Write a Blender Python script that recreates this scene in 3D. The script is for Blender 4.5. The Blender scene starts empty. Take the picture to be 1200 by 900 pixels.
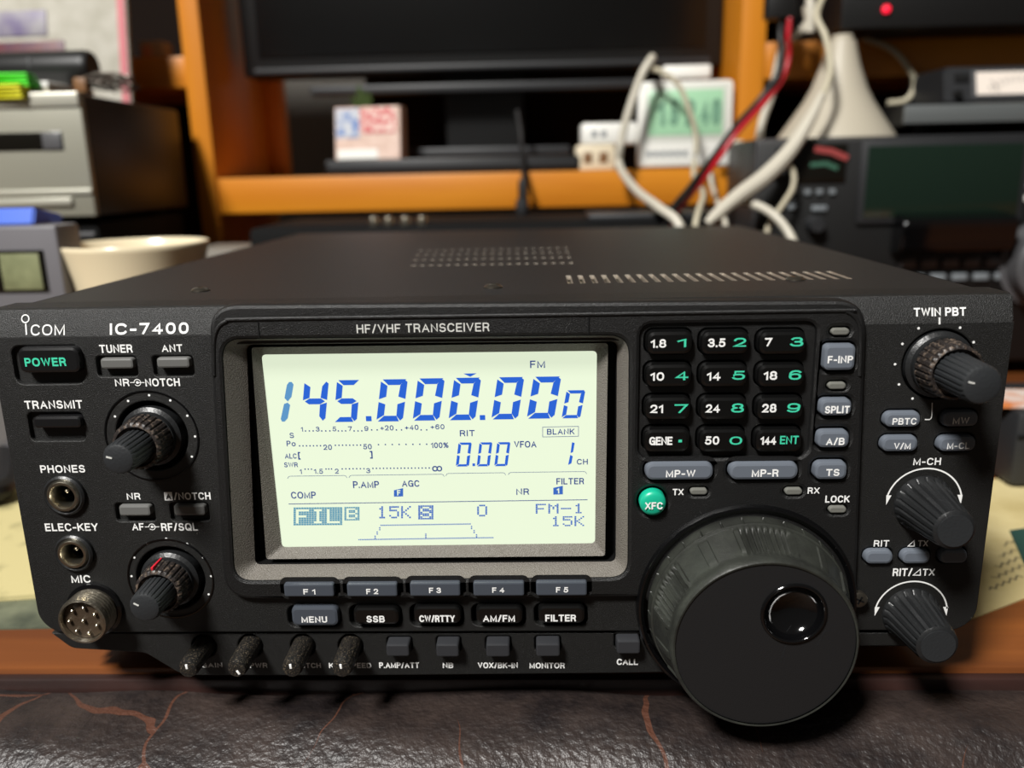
import bpy, bmesh, math, random
from mathutils import Vector, Matrix
from mathutils.geometry import tessellate_polygon
random.seed(7)
S = bpy.context.scene
COL = S.collection

# ------------------------------------------------------------------ camera, light, exposure
DESK = 0.70                       # desk top height (m)
ZT = DESK + 0.125                 # height of the transceiver's top edge
CAM = Vector((0.0135581, -0.2280387, ZT + 0.0347062))
PITCH, YAW, ROLL, FPX = 0.2492895, -0.0347797, -0.0212705, 972.716
_f = Vector((math.sin(YAW)*math.cos(PITCH), math.cos(YAW)*math.cos(PITCH), -math.sin(PITCH)))
_r = Vector((math.cos(YAW), -math.sin(YAW), 0)); _u = _r.cross(_f)
CR = math.cos(ROLL)*_r + math.sin(ROLL)*_u
CU = -math.sin(ROLL)*_r + math.cos(ROLL)*_u
cd = bpy.data.cameras.new('camera'); cam = bpy.data.objects.new('camera', cd); COL.objects.link(cam)
cam.matrix_world = Matrix(((CR.x, CU.x, -_f.x, CAM.x), (CR.y, CU.y, -_f.y, CAM.y), (CR.z, CU.z, -_f.z, CAM.z), (0, 0, 0, 1)))
cd.sensor_width = 36; cd.lens = 36*FPX/1200; cd.clip_start = .01; cd.clip_end = 30
cd.dof.use_dof = True; cd.dof.focus_distance = .243; cd.dof.aperture_fstop = 8.0
S.camera = cam
S.view_settings.view_transform = 'Standard'; S.view_settings.look = 'None'
S.view_settings.gamma = 1; S.view_settings.use_curve_mapping = False
S.view_settings.exposure = 0.0
S.cycles.use_denoising = True
W = bpy.data.worlds.new('world'); S.world = W; W.use_nodes = True
W.node_tree.nodes['Background'].inputs[0].default_value = (1, .93, .82, 1)
W.node_tree.nodes['Background'].inputs[1].default_value = .045

def area(name, loc, target, size, watts, color):
    l = bpy.data.lights.new(name, 'AREA'); l.shape = 'DISK'; l.size = size; l.energy = watts; l.color = color
    o = bpy.data.objects.new(name, l); COL.objects.link(o); o.location = loc
    o.rotation_euler = (Vector(target)-Vector(loc)).to_track_quat('-Z', 'Y').to_euler()
    return o
area('ceiling_light', (-.66, -1.06, ZT+1.46), (0, .1, ZT-.05), .40, 74, (1, .98, .945))

# ------------------------------------------------------------------ helpers
def at(px, py, Y=0.0):
    """point of the depth plane y = Y seen at a spot of the 1200x900 frame"""
    d = _f + CR*((px-600)/FPX) + CU*((450-py)/FPX)
    return CAM + d*((Y-CAM.y)/d.y)
def lin(c):
    return tuple((x/12.92 if x <= .04045 else ((x+.055)/1.055)**2.4) for x in [v/255 for v in c])
def mat(name, rgb, rough=.5, metal=0, spec=.5, emit=0, noise=0, nscale=200, bump=0, bscale=800, rgb2=None, coat=0, dust=0, dscale=900, blend=None):
    m = bpy.data.materials.new(name); m.use_nodes = True
    N = m.node_tree.nodes; L = m.node_tree.links; b = N['Principled BSDF']
    c = lin(rgb); b.inputs['Base Color'].default_value = (*c, 1)
    b.inputs['Roughness'].default_value = rough; b.inputs['Metallic'].default_value = metal
    b.inputs['Specular IOR Level'].default_value = spec
    b.inputs['Coat Weight'].default_value = coat
    if emit:
        b.inputs['Emission Color'].default_value = (*c, 1); b.inputs['Emission Strength'].default_value = emit
        b.inputs['Base Color'].default_value = (*[x*.15 for x in c], 1)
    tc = N.new('ShaderNodeTexCoord'); src = None
    if rgb2:
        n = N.new('ShaderNodeTexNoise'); n.inputs['Scale'].default_value = nscale; n.inputs['Detail'].default_value = 4
        L.new(tc.outputs['Object'], n.inputs['Vector'])
        r = N.new('ShaderNodeValToRGB'); r.color_ramp.elements[0].color = (*c, 1); r.color_ramp.elements[1].color = (*lin(rgb2), 1)
        a0, a1 = blend or (.35, .65); r.color_ramp.elements[0].position = a0; r.color_ramp.elements[1].position = a1
        L.new(n.outputs['Fac'], r.inputs['Fac']); src = r.outputs['Color']
    if dust:
        n = N.new('ShaderNodeTexVoronoi'); n.inputs['Scale'].default_value = dscale
        L.new(tc.outputs['Object'], n.inputs['Vector'])
        n2 = N.new('ShaderNodeTexNoise'); n2.inputs['Scale'].default_value = dscale*.11
        L.new(tc.outputs['Object'], n2.inputs['Vector'])
        ad = N.new('ShaderNodeMath'); ad.operation = 'MULTIPLY_ADD'; ad.inputs[1].default_value = -.32; ad.inputs[2].default_value = .09+.14*dust
        L.new(n2.outputs['Fac'], ad.inputs[0])
        lt = N.new('ShaderNodeMath'); lt.operation = 'LESS_THAN'
        L.new(n.outputs['Distance'], lt.inputs[0]); L.new(ad.outputs[0], lt.inputs[1])
        mx = N.new('ShaderNodeMix'); mx.data_type = 'RGBA'
        mx.inputs[6].default_value = (*c, 1); mx.inputs[7].default_value = (*lin((120, 116, 106)), 1)
        if src: L.new(src, mx.inputs[6])
        L.new(lt.outputs[0], mx.inputs[0]); src = mx.outputs[2]
    if src: L.new(src, b.inputs['Base Color'])
    if bump:
        n = N.new('ShaderNodeTexNoise'); n.inputs['Scale'].default_value = bscale; n.inputs['Detail'].default_value = 2
        L.new(tc.outputs['Object'], n.inputs['Vector'])
        bp = N.new('ShaderNodeBump'); bp.inputs['Strength'].default_value = bump; bp.inputs['Distance'].default_value = .0004
        L.new(n.outputs['Fac'], bp.inputs['Height']); L.new(bp.outputs['Normal'], b.inputs['Normal'])
    return m

M = dict(
    panel=mat('panel_black_plastic', (20, 20, 19), .48, bump=.6, bscale=4200, dust=.5, dscale=420),
    bezel=mat('bezel_black_plastic', (18, 18, 18), .44, bump=.5, bscale=4200, dust=.55, dscale=420),
    rim=mat('screen_rim_plastic', (110, 105, 98), .42, bump=1.0, bscale=3000),
    case=mat('painted_case', (27, 25, 24), .5, bump=.5, bscale=1500, dust=.45, dscale=300),
    black=mat('black_recess', (8, 8, 8), .7, spec=.2),
    key=mat('black_key', (11, 11, 11), .24, spec=.7, dust=.3, dscale=420),
    blackbtn=mat('black_button', (20, 20, 21), .26, spec=.7),
    darkgrey=mat('dark_grey_button', (46, 47, 50), .42),
    grey=mat('grey_button', (98, 104, 113), .3),
    fkey=mat('slate_button', (66, 71, 79), .3),
    tunegrey=mat('mid_grey_button', (100, 100, 98), .38),
    teal=mat('teal_button', (22, 170, 136), .35),
    tealink=mat('teal_print', (62, 205, 165), .6),
    white=mat('white_print', (240, 240, 238), .6),
    dimwhite=mat('pale_print', (205, 205, 200), .6),
    knob=mat('knob_plastic', (30, 31, 32), .38, bump=.3, bscale=900, dust=.45, dscale=600),
    knobtop=mat('knob_cap', (38, 40, 42), .5, bump=.2, bscale=1500),
    dirty=mat('worn_knob', (36, 31, 29), .45, rgb2=(104, 90, 78), nscale=700, blend=(.52, .7), bump=.6, bscale=900),
    rubber=mat('rubber_grip', (36, 37, 34), .42, rgb2=(50, 52, 47), nscale=120, bump=.3, bscale=700, dust=.4, dscale=350),
    gloss=mat('gloss_black', (8, 8, 9), .1, coat=.5),
    face=mat('dial_face', (26, 26, 27), .45, bump=.15, bscale=2500, dust=.22, dscale=300),
    chrome=mat('metal_ring', (205, 198, 180), .28, 1),
    nickel=mat('nickel', (190, 182, 165), .33, 1, bump=.5, bscale=900),
    insert=mat('brown_insert', (60, 48, 36), .5, bump=.5, bscale=600),
    led=mat('led_lens', (112, 112, 106), .3, coat=.3),
    trim=mat('knurled_trim', (26, 25, 24), .38, rgb2=(112, 100, 82), nscale=2600, blend=(.55, .72), bump=.5, bscale=1800),
    red=mat('red_mark', (200, 25, 45), .5),
    lcd=mat('lcd_backlight', (232, 244, 216), .3, emit=.9),
    seg=mat('lcd_segment', (42, 98, 208), .3, emit=.9),
    segpale=mat('lcd_segment_pale', (92, 148, 196), .3, emit=.9),
    lcdink=mat('lcd_fine_print', (46, 70, 138), .3, emit=.9),
    dot=mat('lcd_dots', (60, 105, 190), .3, emit=.9),
    dotpale=mat('lcd_dots_pale', (90, 150, 176), .3, emit=.9),
    screw=mat('screw_metal', (110, 104, 94), .28, .9),
)
def finish(bm, name, m, parent=None, sharp=35):
    me = bpy.data.meshes.new(name)
    bmesh.ops.recalc_face_normals(bm, faces=bm.faces[:])
    lay = bm.faces.layers.int.get('cap'); flats = []
    if lay:
        bm.faces.ensure_lookup_table(); flats = [i for i, f in enumerate(bm.faces) if f[lay]]
    bm.to_mesh(me); bm.free()
    me.set_sharp_from_angle(angle=math.radians(sharp))
    for i in flats: me.polygons[i].use_smooth = False
    for k in (m if isinstance(m, (list, tuple)) else [m]): me.materials.append(k)
    o = bpy.data.objects.new(name, me); COL.objects.link(o)
    if parent is not None:
        o.parent = parent
    return o
def thing(name, label, cat, loc=(0, 0, 0), rz=0, group=None, rx=0):
    o = bpy.data.objects.new(name, None); COL.objects.link(o); o.location = loc; o.rotation_euler = (rx, 0, rz)
    o.empty_display_size = .02
    return tag(o, label, cat, group)
def tag(o, label, cat, group=None):
    o['label'] = label; o['category'] = cat
    if group: o['group'] = group
    return o
def struct(o):
    o['kind'] = 'structure'; return o

def box(bm, c, s, bev=0, rot=None, seg=2):
    """box by centre and size"""
    r = bmesh.ops.create_cube(bm, size=1)
    vs = r['verts']; bmesh.ops.scale(bm, vec=s, verts=vs)
    if bev:
        es = list({e for v in vs for e in v.link_edges})
        rr_ = bmesh.ops.bevel(bm, geom=es, offset=bev, segments=seg, affect='EDGES', profile=.5)
        vs = list({v for f in rr_['faces'] for v in f.verts} | {v for v in vs if v.is_valid})
    if rot is not None: bmesh.ops.rotate(bm, cent=(0, 0, 0), matrix=rot, verts=vs)
    bmesh.ops.translate(bm, vec=c, verts=vs)
    return vs
def boxm(name, c, s, m, parent=None, bev=0, rot=None, seg=2):
    bm = bmesh.new(); box(bm, c, s, bev, rot, seg); return finish(bm, name, m, parent)
def area2(l): return sum(l[i][0]*l[(i+1) % len(l)][1]-l[(i+1) % len(l)][0]*l[i][1] for i in range(len(l)))/2
def ccw(l, pos=True): return l if (area2(l) > 0) == pos else l[::-1]
def rrect(x0, z0, x1, z1, r, n=6):
    if x0 > x1: x0, x1 = x1, x0
    if z0 > z1: z0, z1 = z1, z0
    r = min(r, (x1-x0)/2-1e-5, (z1-z0)/2-1e-5)
    out = []
    for cx, cz, a0 in ((x1-r, z1-r, 0), (x0+r, z1-r, 90), (x0+r, z0+r, 180), (x1-r, z0+r, 270)):
        for k in range(n+1):
            a = math.radians(a0+90*k/n); out.append((cx+r*math.cos(a), cz+r*math.sin(a)))
    return out
def circ(cx, cz, r, n=32): return [(cx+r*math.cos(2*math.pi*k/n), cz+r*math.sin(2*math.pi*k/n)) for k in range(n)]
def roundpoly(pts, r, n=5):
    """round the corners of a polygon; r one radius or a list"""
    out = []; L_ = len(pts)
    for i in range(L_):
        p0, p, p1 = Vector(pts[i-1]), Vector(pts[i]), Vector(pts[(i+1) % L_])
        rad = r[i] if isinstance(r, (list, tuple)) else r
        a = (p0-p); b = (p1-p); rad = min(rad, a.length*.48, b.length*.48)
        if rad < 1e-6: out.append(tuple(p)); continue
        a.normalize(); b.normalize(); q0 = p+a*rad; q1 = p+b*rad
        for k in range(n+1):
            t = k/n; out.append(tuple(q0*(1-t)**2+p*2*t*(1-t)+q1*t*t))
    return out
def offs(loop, d):
    """shift a loop into the material on its left side"""
    n = len(loop); out = []
    for i in range(n):
        a, p, b = Vector(loop[i-1]), Vector(loop[i]), Vector(loop[(i+1) % n])
        t0 = (p-a); t1 = (b-p)
        t0 = t0.normalized() if t0.length > 1e-9 else t1.normalized(); t1 = t1.normalized() if t1.length > 1e-9 else t0
        n0 = Vector((-t0.y, t0.x)); n1 = Vector((-t1.y, t1.x)); m_ = n0+n1
        if m_.length < 1e-6: m_ = n0
        m_.normalize(); k = 1/max(.5, m_.dot(n0)); out.append(tuple(p+m_*d*k))
    return out
def plate(bm, outer, holes, yf, thick, bev=0, back=False, wall=0):
    """flat piece facing -y, with real holes and rounded edges"""
    loops = [ccw(outer, True)]+[ccw(h, False) for h in holes]
    front = []; cap = bm.faces.layers.int.get('cap') or bm.faces.layers.int.new('cap')
    for lp in loops:
        rings = []
        if bev:
            spec = [(0, yf+thick), (0, yf+bev), (bev*.3, yf+bev*.3), (bev, yf)]
        else: spec = [(0, yf+thick), (0, yf)]
        for d, y in spec:
            l2 = offs(lp, d) if d else lp
            rings.append([bm.verts.new((x, y, z)) for x, z in l2])
        for a, b in zip(rings, rings[1:]):
            for i in range(len(lp)):
                j = (i+1) % len(lp); f = bm.faces.new((a[i], a[j], b[j], b[i]))
                if lp is not loops[0]: f.material_index = wall
        front.append(rings[-1])
        if back and lp is loops[0]: bm.faces.new(rings[0])
    if len(front) == 1:
        bm.faces.new(front[0])[cap] = 1; return bm
    flat = [v for r in front for v in r]
    for t in tessellate_polygon([[Vector((v.co.x*1000, v.co.z*1000, 0)) for v in r] for r in front]):
        try:
            bm.faces.new([flat[i] for i in t])[cap] = 1
        except ValueError: pass
    return bm
def platem(name, outer, holes, yf, thick, m, parent=None, bev=0, back=False, sharp=35):
    bm = bmesh.new(); plate(bm, outer, holes, yf, thick, bev, back); return finish(bm, name, m, parent, sharp)
def pxrect(x0, y0, x1, y1, Y, r):
    xm, ym = (x0+x1)/2, (y0+y1)/2
    return rrect(at(x0, ym, Y).x, at(xm, y1, Y).z, at(x1, ym, Y).x, at(xm, y0, Y).z, r)
def pxquad(x0, y0, x1, y1, Y, r, n=5):
    """a box of the frame carried onto the plane, rounded"""
    return rrect(*[(at(x0, y1, Y).x+at(x0, y0, Y).x)/2, (at(x0, y1, Y).z+at(x1, y1, Y).z)/2, (at(x1, y1, Y).x+at(x1, y0, Y).x)/2, (at(x0, y0, Y).z+at(x1, y0, Y).z)/2], r, n)
def lathe(bm, prof, c, n=48, rmod=None, axis='-y', cap=True):
    """revolve (radius, height) pairs about an axis through c"""
    rings = []
    for r, h in prof:
        ring = []
        for k in range(n):
            a = 2*math.pi*k/n; rr = rmod(a, h, r) if rmod else r
            x, z = rr*math.cos(a), rr*math.sin(a)
            p = (c[0]+x, c[1]-h, c[2]+z) if axis == '-y' else (c[0]+x, c[1]+z, c[2]+h)
            ring.append(bm.verts.new(p))
        rings.append(ring)
    for a, b in zip(rings, rings[1:]):
        for i in range(n): bm.faces.new((a[i], a[(i+1) % n], b[(i+1) % n], b[i]))
    if cap: bm.faces.new(rings[-1])
    return bm
def lathem(name, prof, c, m, parent=None, n=48, rmod=None, axis='-y', cap=True, sharp=35):
    bm = bmesh.new(); lathe(bm, prof, c, n, rmod, axis, cap); return finish(bm, name, m, parent, sharp)
def smooth_path(pts, n=8):
    P = [Vector(p) for p in pts]; P = [P[0]*2-P[1]]+P+[P[-1]*2-P[-2]]; out = []
    for i in range(1, len(P)-2):
        for k in range(n):
            t = k/n; a, b, c, d = P[i-1:i+3]
            out.append(.5*((2*b)+(c-a)*t+(2*a-5*b+4*c-d)*t*t+(3*b-a-3*c+d)*t**3))
    out.append(P[-2]); return out
def tube(bm, pts, r, n=10, sm=8, up=(.13, .2, 1)):
    P = smooth_path(pts, sm) if sm else [Vector(p) for p in pts]
    rings = []; up = Vector(up).normalized()
    for i, p in enumerate(P):
        t = (P[min(i+1, len(P)-1)]-P[max(i-1, 0)]).normalized()
        s = t.cross(up); s = s.normalized() if s.length > 1e-4 else t.orthogonal().normalized(); u = s.cross(t)
        rad = r(i/(len(P)-1)) if callable(r) else r
        rings.append([bm.verts.new(p+(s*math.cos(2*math.pi*k/n)+u*math.sin(2*math.pi*k/n))*rad) for k in range(n)])
    for a, b in zip(rings, rings[1:]):
        for i in range(n): bm.faces.new((a[i], a[(i+1) % n], b[(i+1) % n], b[i]))
    bm.faces.new(rings[0]); bm.faces.new(rings[-1])
def tubem(name, pts, r, m, parent=None, n=10, sm=8, up=(.13, .2, 1)):
    bm = bmesh.new(); tube(bm, pts, r, n, sm, up); return finish(bm, name, m, parent)

# ------------------------------------------------------------------ drawn lettering (strokes on a unit cap height)
def arc(cx, cy, rx, ry, a0, a1, n=14, e=2.35):
    out = []
    for k in range(n+1):
        a = math.radians(a0+(a1-a0)*k/n); c, s = math.cos(a), math.sin(a)
        out.append((cx+rx*math.copysign(abs(c)**(2/e), c), cy+ry*math.copysign(abs(s)**(2/e), s)))
    return out
G = {}
def g(ch, w, *paths): G[ch] = (w, paths)
g('A', .72, [(0, 0), (.36, 1), (.72, 0)], [(.14, .33), (.58, .33)])
g('B', .62, [(0, 0), (0, 1), (.36, 1)]+arc(.36, .76, .22, .24, 90, -90)+[(0, .52)], [(.36, .52)]+arc(.38, .26, .24, .26, 90, -90)+[(0, 0)])
g('C', .68, arc(.36, .5, .36, .5, 38, 322, 22))
g('D', .66, [(0, 0), (0, 1), (.28, 1)]+arc(.28, .5, .38, .5, 90, -90, 18)+[(0, 0)])
g('E', .54, [(.54, 1), (0, 1), (0, 0), (.54, 0)], [(0, .52), (.48, .52)])
g('F', .5, [(.5, 1), (0, 1), (0, 0)], [(0, .5), (.43, .5)])
g('G', .7, arc(.36, .5, .36, .5, 42, 300, 22)+[(.66, .16), (.7, .47), (.42, .47)], [(.7, .47), (.7, 0)])
g('H', .64, [(0, 0), (0, 1)], [(.64, 0), (.64, 1)], [(0, .52), (.64, .52)])
g('I', .0, [(0, 0), (0, 1)])
g('J', .45, [(.45, 1), (.45, .25)]+arc(.225, .25, .225, .25, 0, -180))
g('K', .64, [(0, 0), (0, 1)], [(.62, 1), (.03, .4)], [(.22, .6), (.64, 0)])
g('L', .5, [(0, 1), (0, 0), (.5, 0)])
g('M', .78, [(0, 0), (0, 1), (.39, .05), (.78, 1), (.78, 0)])
g('N', .64, [(0, 0), (0, 1), (.64, 0), (.64, 1)])
g('O', .76, arc(.38, .5, .38, .5, 0, 360, 28))
g('P', .56, [(0, 0), (0, 1), (.32, 1)]+arc(.32, .73, .26, .27, 90, -90)+[(0, .46)])
g('Q', .76, arc(.38, .5, .38, .5, 0, 360, 28), [(.46, .24), (.74, -.02)])
g('R', .62, [(0, 0), (0, 1), (.34, 1)]+arc(.34, .74, .26, .26, 90, -90)+[(0, .48)], [(.34, .48), (.52, .36), (.6, 0)])
g('S', .6, arc(.3, .745, .27, .255, 25, 270, 14)[:-1]+arc(.3, .255, .3, .255, 90, -160, 14))
g('T', .62, [(0, 1), (.62, 1)], [(.31, 1), (.31, 0)])
g('U', .62, [(0, 1), (0, .3)]+arc(.31, .31, .31, .31, 180, 360)+[(.62, 1)])
g('V', .68, [(0, 1), (.34, 0), (.68, 1)])
g('W', .98, [(0, 1), (.24, 0), (.49, 1), (.74, 0), (.98, 1)])
g('X', .66, [(0, 0), (.66, 1)], [(0, 1), (.66, 0)])
g('Y', .66, [(0, 1), (.33, .42), (.66, 1)], [(.33, .42), (.33, 0)])
g('Z', .58, [(0, 1), (.58, 1), (0, 0), (.58, 0)])
g('0', .54, arc(.27, .5, .27, .5, 0, 360, 26))
g('1', .26, [(0, .74), (.26, 1), (.26, 0)])
g('2', .54, arc(.27, .71, .26, .29, 170, -25, 12)+[(.36, .36), (0, 0), (.54, 0)])
g('3', .54, arc(.26, .75, .24, .25, 160, -90, 12)+[(.2, .51)], [(.26, .51)]+arc(.26, .26, .28, .26, 88, -165, 12))
g('4', .58, [(.42, 0), (.42, 1), (0, .28), (.58, .28)])
g('5', .54, [(.5, 1), (.1, 1), (.04, .47)]+arc(.26, .31, .28, .31, 140, -155, 14))
g('6', .54, arc(.3, .62, .28, .38, 35, 180, 10)+[(.0, .4)]+arc(.27, .31, .27, .31, 180, -180, 20))
g('7', .54, [(0, 1), (.54, 1), (.2, 0)])
g('8', .56, arc(.28, .755, .24, .245, 0, 360, 20), arc(.28, .26, .28, .26, 0, 360, 20))
g('9', .54, arc(.24, .38, .28, .38, 215, 360, 10)+[(.54, .6)]+arc(.27, .69, .27, .31, 0, 360, 20))
g('/', .34, [(0, -.02), (.34, 1.02)])
g('-', .3, [(0, .4), (.3, .4)])
g('.', .0, [(0, 0), (0, .02)])
g('+', .5, [(0, .4), (.5, .4)], [(.25, .15), (.25, .65)])
g('%', .8, arc(.16, .78, .16, .2, 0, 360, 14), arc(.64, .22, .16, .2, 0, 360, 14), [(.1, 0), (.7, 1)])
g('o', .52, arc(.26, .33, .26, .33, 0, 360, 20))
g('[', .2, [(.2, 1), (0, 1), (0, 0), (.2, 0)])
g(']', .2, [(0, 1), (.2, 1), (.2, 0), (0, 0)])
g('^', .7, [(0, 0), (.66, 0), (.66, .95), (0, 0)])
g('~', 1.5, arc(.36, .5, .36, .36, 0, 360, 20), arc(1.1, .5, .36, .36, 0, 360, 20))
COAT = [0]
def stroke(bm, pts, t, P, close=False, clamp=None, ax=1):
    """ribbon of width t along 2-d points, laid on the surface by P(x, z)"""
    q = [Vector(pts[0])]
    for p in pts[1:]:
        if (Vector(p)-q[-1]).length > 1e-7: q.append(Vector(p))
    if len(q) < 2: return
    closed = (q[0]-q[-1]).length < 1e-6 or close
    if closed and (q[0]-q[-1]).length < 1e-6: q.pop()
    n = len(q)
    if not closed:
        q[0] = q[0]-(q[1]-q[0]).normalized()*t*.5; q[-1] = q[-1]+(q[-1]-q[-2]).normalized()*t*.5
    L_, R_ = [], []
    for i in range(n):
        a = q[i-1] if (i or closed) else None; b = q[(i+1) % n] if (i < n-1 or closed) else None
        t0 = (q[i]-a).normalized() if a is not None else (b-q[i]).normalized()
        t1 = (b-q[i]).normalized() if b is not None else t0
        n0 = Vector((-t0.y, t0.x)); n1 = Vector((-t1.y, t1.x)); m_ = n0+n1
        m_ = m_.normalized() if m_.length > 1e-4 else n0
        k = min(1/max(.3, m_.dot(n0)), 1.9)*t/2
        for lst, s in ((L_, 1), (R_, -1)):
            v = q[i]+m_*k*s
            if clamp: v.y = max(clamp[0], min(clamp[1], v.y))
            lst.append((v.x*ax, v.y))
    for i in range(n if closed else n-1):                # coats of ink: each bit a hair above the last, so none coincide
        j = (i+1) % n; COAT[0] = (COAT[0]+1) % 9; e = COAT[0]*3e-6
        try: bm.faces.new([bm.verts.new(Vector(P(*p))+Vector((0, -e, 0))) for p in (L_[i], R_[i], R_[j], L_[j])])
        except ValueError: pass
def text(bm, s, x0, z0, x1, z1, P, wt=.17, gap=.2, ax=1):
    """write s so that its ink fills the box x0..x1, z0..z1 (metres on the surface)"""
    x0, x1 = x0/ax, x1/ax; h = z1-z0; t = wt*h
    space = .42; w = 0; lay = []
    for i, ch in enumerate(s):
        if ch == ' ': w += space; continue
        lay.append((ch, w)); w += G[ch][0]+wt*.9+gap
    w -= gap+wt*.9
    sx = (x1-x0-t)/max(w, 1e-6)
    for ch, ox in lay:
        for path in G[ch][1]:
            pts = [(x0+t/2+(ox+x)*sx, z0+t/2+y*(h-t)) for x, y in path]
            stroke(bm, pts, t, P, clamp=(z0-(.05*h if ch in '/Q' else 0), z1+(.05*h if ch == '/' else 0)), ax=ax)
def flat(Y): return lambda x, z: (x, Y, z)
def pxtext(bm, s, x0, y0, x1, y1, Y, wt=.19, gap=.2, P=None, ax=1):
    xm, ym = (x0+x1)/2, (y0+y1)/2
    text(bm, s, at(x0, ym, Y).x, at(xm, y1, Y).z, at(x1, ym, Y).x, at(xm, y0, Y).z, P or flat(Y), wt, gap, ax)
def poly(bm, pts, P):
    try: bm.faces.new([bm.verts.new(P(*p)) for p in pts])
    except ValueError: pass
def disc(bm, cx, cz, r, P, n=12): poly(bm, circ(cx, cz, r, n), P)

# ------------------------------------------------------------------ the room
M['wallpaint'] = mat('wall_paint', (150, 146, 138), .8)
M['floorwood'] = mat('floor_wood', (92, 66, 44), .6, rgb2=(70, 48, 32), nscale=6)
struct(boxm('wall_back', (0, 1.25, 1.2), (4.4, .1, 2.4), M['wallpaint']))
struct(boxm('floor', (0, -.4, -.05), (4.4, 3.4, .1), M['floorwood']))

# ------------------------------------------------------------------ desk
def wood_mat(name, c1, c2, rough=.4, scale=(2.5, 60, 60), bump=.1, spec=.5):
    m = mat(name, c1, rough, spec=spec); N = m.node_tree.nodes; L = m.node_tree.links; b = N['Principled BSDF']
    tc = N.new('ShaderNodeTexCoord'); mp = N.new('ShaderNodeMapping'); mp.inputs['Scale'].default_value = scale
    n = N.new('ShaderNodeTexNoise'); n.inputs['Scale'].default_value = 1; n.inputs['Detail'].default_value = 6; n.inputs['Distortion'].default_value = .6
    r = N.new('ShaderNodeValToRGB'); r.color_ramp.elements[0].color = (*lin(c1), 1); r.color_ramp.elements[1].color = (*lin(c2), 1)
    r.color_ramp.elements[0].position = .3; r.color_ramp.elements[1].position = .7
    L.new(tc.outputs['Object'], mp.inputs[0]); L.new(mp.outputs[0], n.inputs['Vector']); L.new(n.outputs['Fac'], r.inputs['Fac']); L.new(r.outputs['Color'], b.inputs['Base Color'])
    bp = N.new('ShaderNodeBump'); bp.inputs['Strength'].default_value = bump; bp.inputs['Distance'].default_value = .001
    L.new(n.outputs['Fac'], bp.inputs['Height']); L.new(bp.outputs['Normal'], b.inputs['Normal'])
    return m
M['deskwood'] = wood_mat('varnished_wood', (140, 82, 38), (92, 50, 26), .34, (3, 45, 45))
M['edgewood'] = wood_mat('dark_red_wood', (56, 32, 27), (30, 20, 18), .5, (8, 60, 60), .4)
M['rackwood'] = wood_mat('orange_wood', (208, 132, 30), (190, 112, 20), .42, (3, 30, 30), .05)
M['rackwood_up'] = wood_mat('orange_wood_upright', (208, 132, 30), (190, 112, 20), .42, (30, 30, 3), .05)

def leather():
    m = mat('worn_leather', (44, 36, 33), .44); N = m.node_tree.nodes; L = m.node_tree.links; b = N['Principled BSDF']
    tc = N.new('ShaderNodeTexCoord'); n = N.new('ShaderNodeTexNoise'); n.inputs['Scale'].default_value = 45; n.inputs['Detail'].default_value = 8; n.inputs['Roughness'].default_value = .7
    L.new(tc.outputs['Object'], n.inputs['Vector'])
    r = N.new('ShaderNodeValToRGB'); r.color_ramp.elements[0].color = (*lin((27, 22, 22)), 1); r.color_ramp.elements[1].color = (*lin((58, 48, 44)), 1)
    r.color_ramp.elements[0].position = .36; r.color_ramp.elements[1].position = .68
    L.new(n.outputs['Fac'], r.inputs['Fac'])
    # cracks: distorted cell borders, open where the leather is worn
    mp = N.new('ShaderNodeMapping'); mp.inputs['Scale'].default_value = (22, 13, 13)
    n3 = N.new('ShaderNodeTexNoise'); n3.inputs['Scale'].default_value = 30
    L.new(tc.outputs['Object'], n3.inputs['Vector'])
    va = N.new('ShaderNodeVectorMath'); va.operation = 'MULTIPLY_ADD'; va.inputs[1].default_value = (.022, .03, .03)
    L.new(n3.outputs['Color'], va.inputs[0]); L.new(tc.outputs['Object'], va.inputs[2]); L.new(va.outputs[0], mp.inputs[0])
    v = N.new('ShaderNodeTexVoronoi'); v.feature = 'DISTANCE_TO_EDGE'; v.inputs['Scale'].default_value = 1.0
    L.new(mp.outputs[0], v.inputs['Vector'])
    n4 = N.new('ShaderNodeTexNoise'); n4.inputs['Scale'].default_value = 16; L.new(tc.outputs['Object'], n4.inputs['Vector'])
    th = N.new('ShaderNodeMath'); th.operation = 'MULTIPLY_ADD'; th.inputs[1].default_value = .085; th.inputs[2].default_value = -.034
    L.new(n4.outputs['Fac'], th.inputs[0])
    lt = N.new('ShaderNodeMath'); lt.operation = 'LESS_THAN'; L.new(v.outputs['Distance'], lt.inputs[0]); L.new(th.outputs[0], lt.inputs[1])
    mx = N.new('ShaderNodeMix'); mx.data_type = 'RGBA'; mx.inputs[7].default_value = (*lin((82, 52, 40)), 1)
    L.new(lt.outputs[0], mx.inputs[0]); L.new(r.outputs['Color'], mx.inputs[6]); L.new(mx.outputs[2], b.inputs['Base Color'])
    n2 = N.new('ShaderNodeTexNoise'); n2.inputs['Scale'].default_value = 420; n2.inputs['Detail'].default_value = 3; L.new(tc.outputs['Object'], n2.inputs['Vector'])
    sm = N.new('ShaderNodeMath'); sm.operation = 'MULTIPLY_ADD'; sm.inputs[1].default_value = -1.2; L.new(lt.outputs[0], sm.inputs[0]); L.new(n2.outputs['Fac'], sm.inputs[2])
    bp = N.new('ShaderNodeBump'); bp.inputs['Strength'].default_value = .85; bp.inputs['Distance'].default_value = .0009
    L.new(sm.outputs[0], bp.inputs['Height']); L.new(bp.outputs['Normal'], b.inputs['Normal'])
    return m
M['leather'] = leather()
desk = thing('desk', 'varnished brown wooden desk with a cracked dark leather padded front edge', 'desk', (0, .5, 0))
EY = .0165                                              # the wooden top ends here
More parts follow.
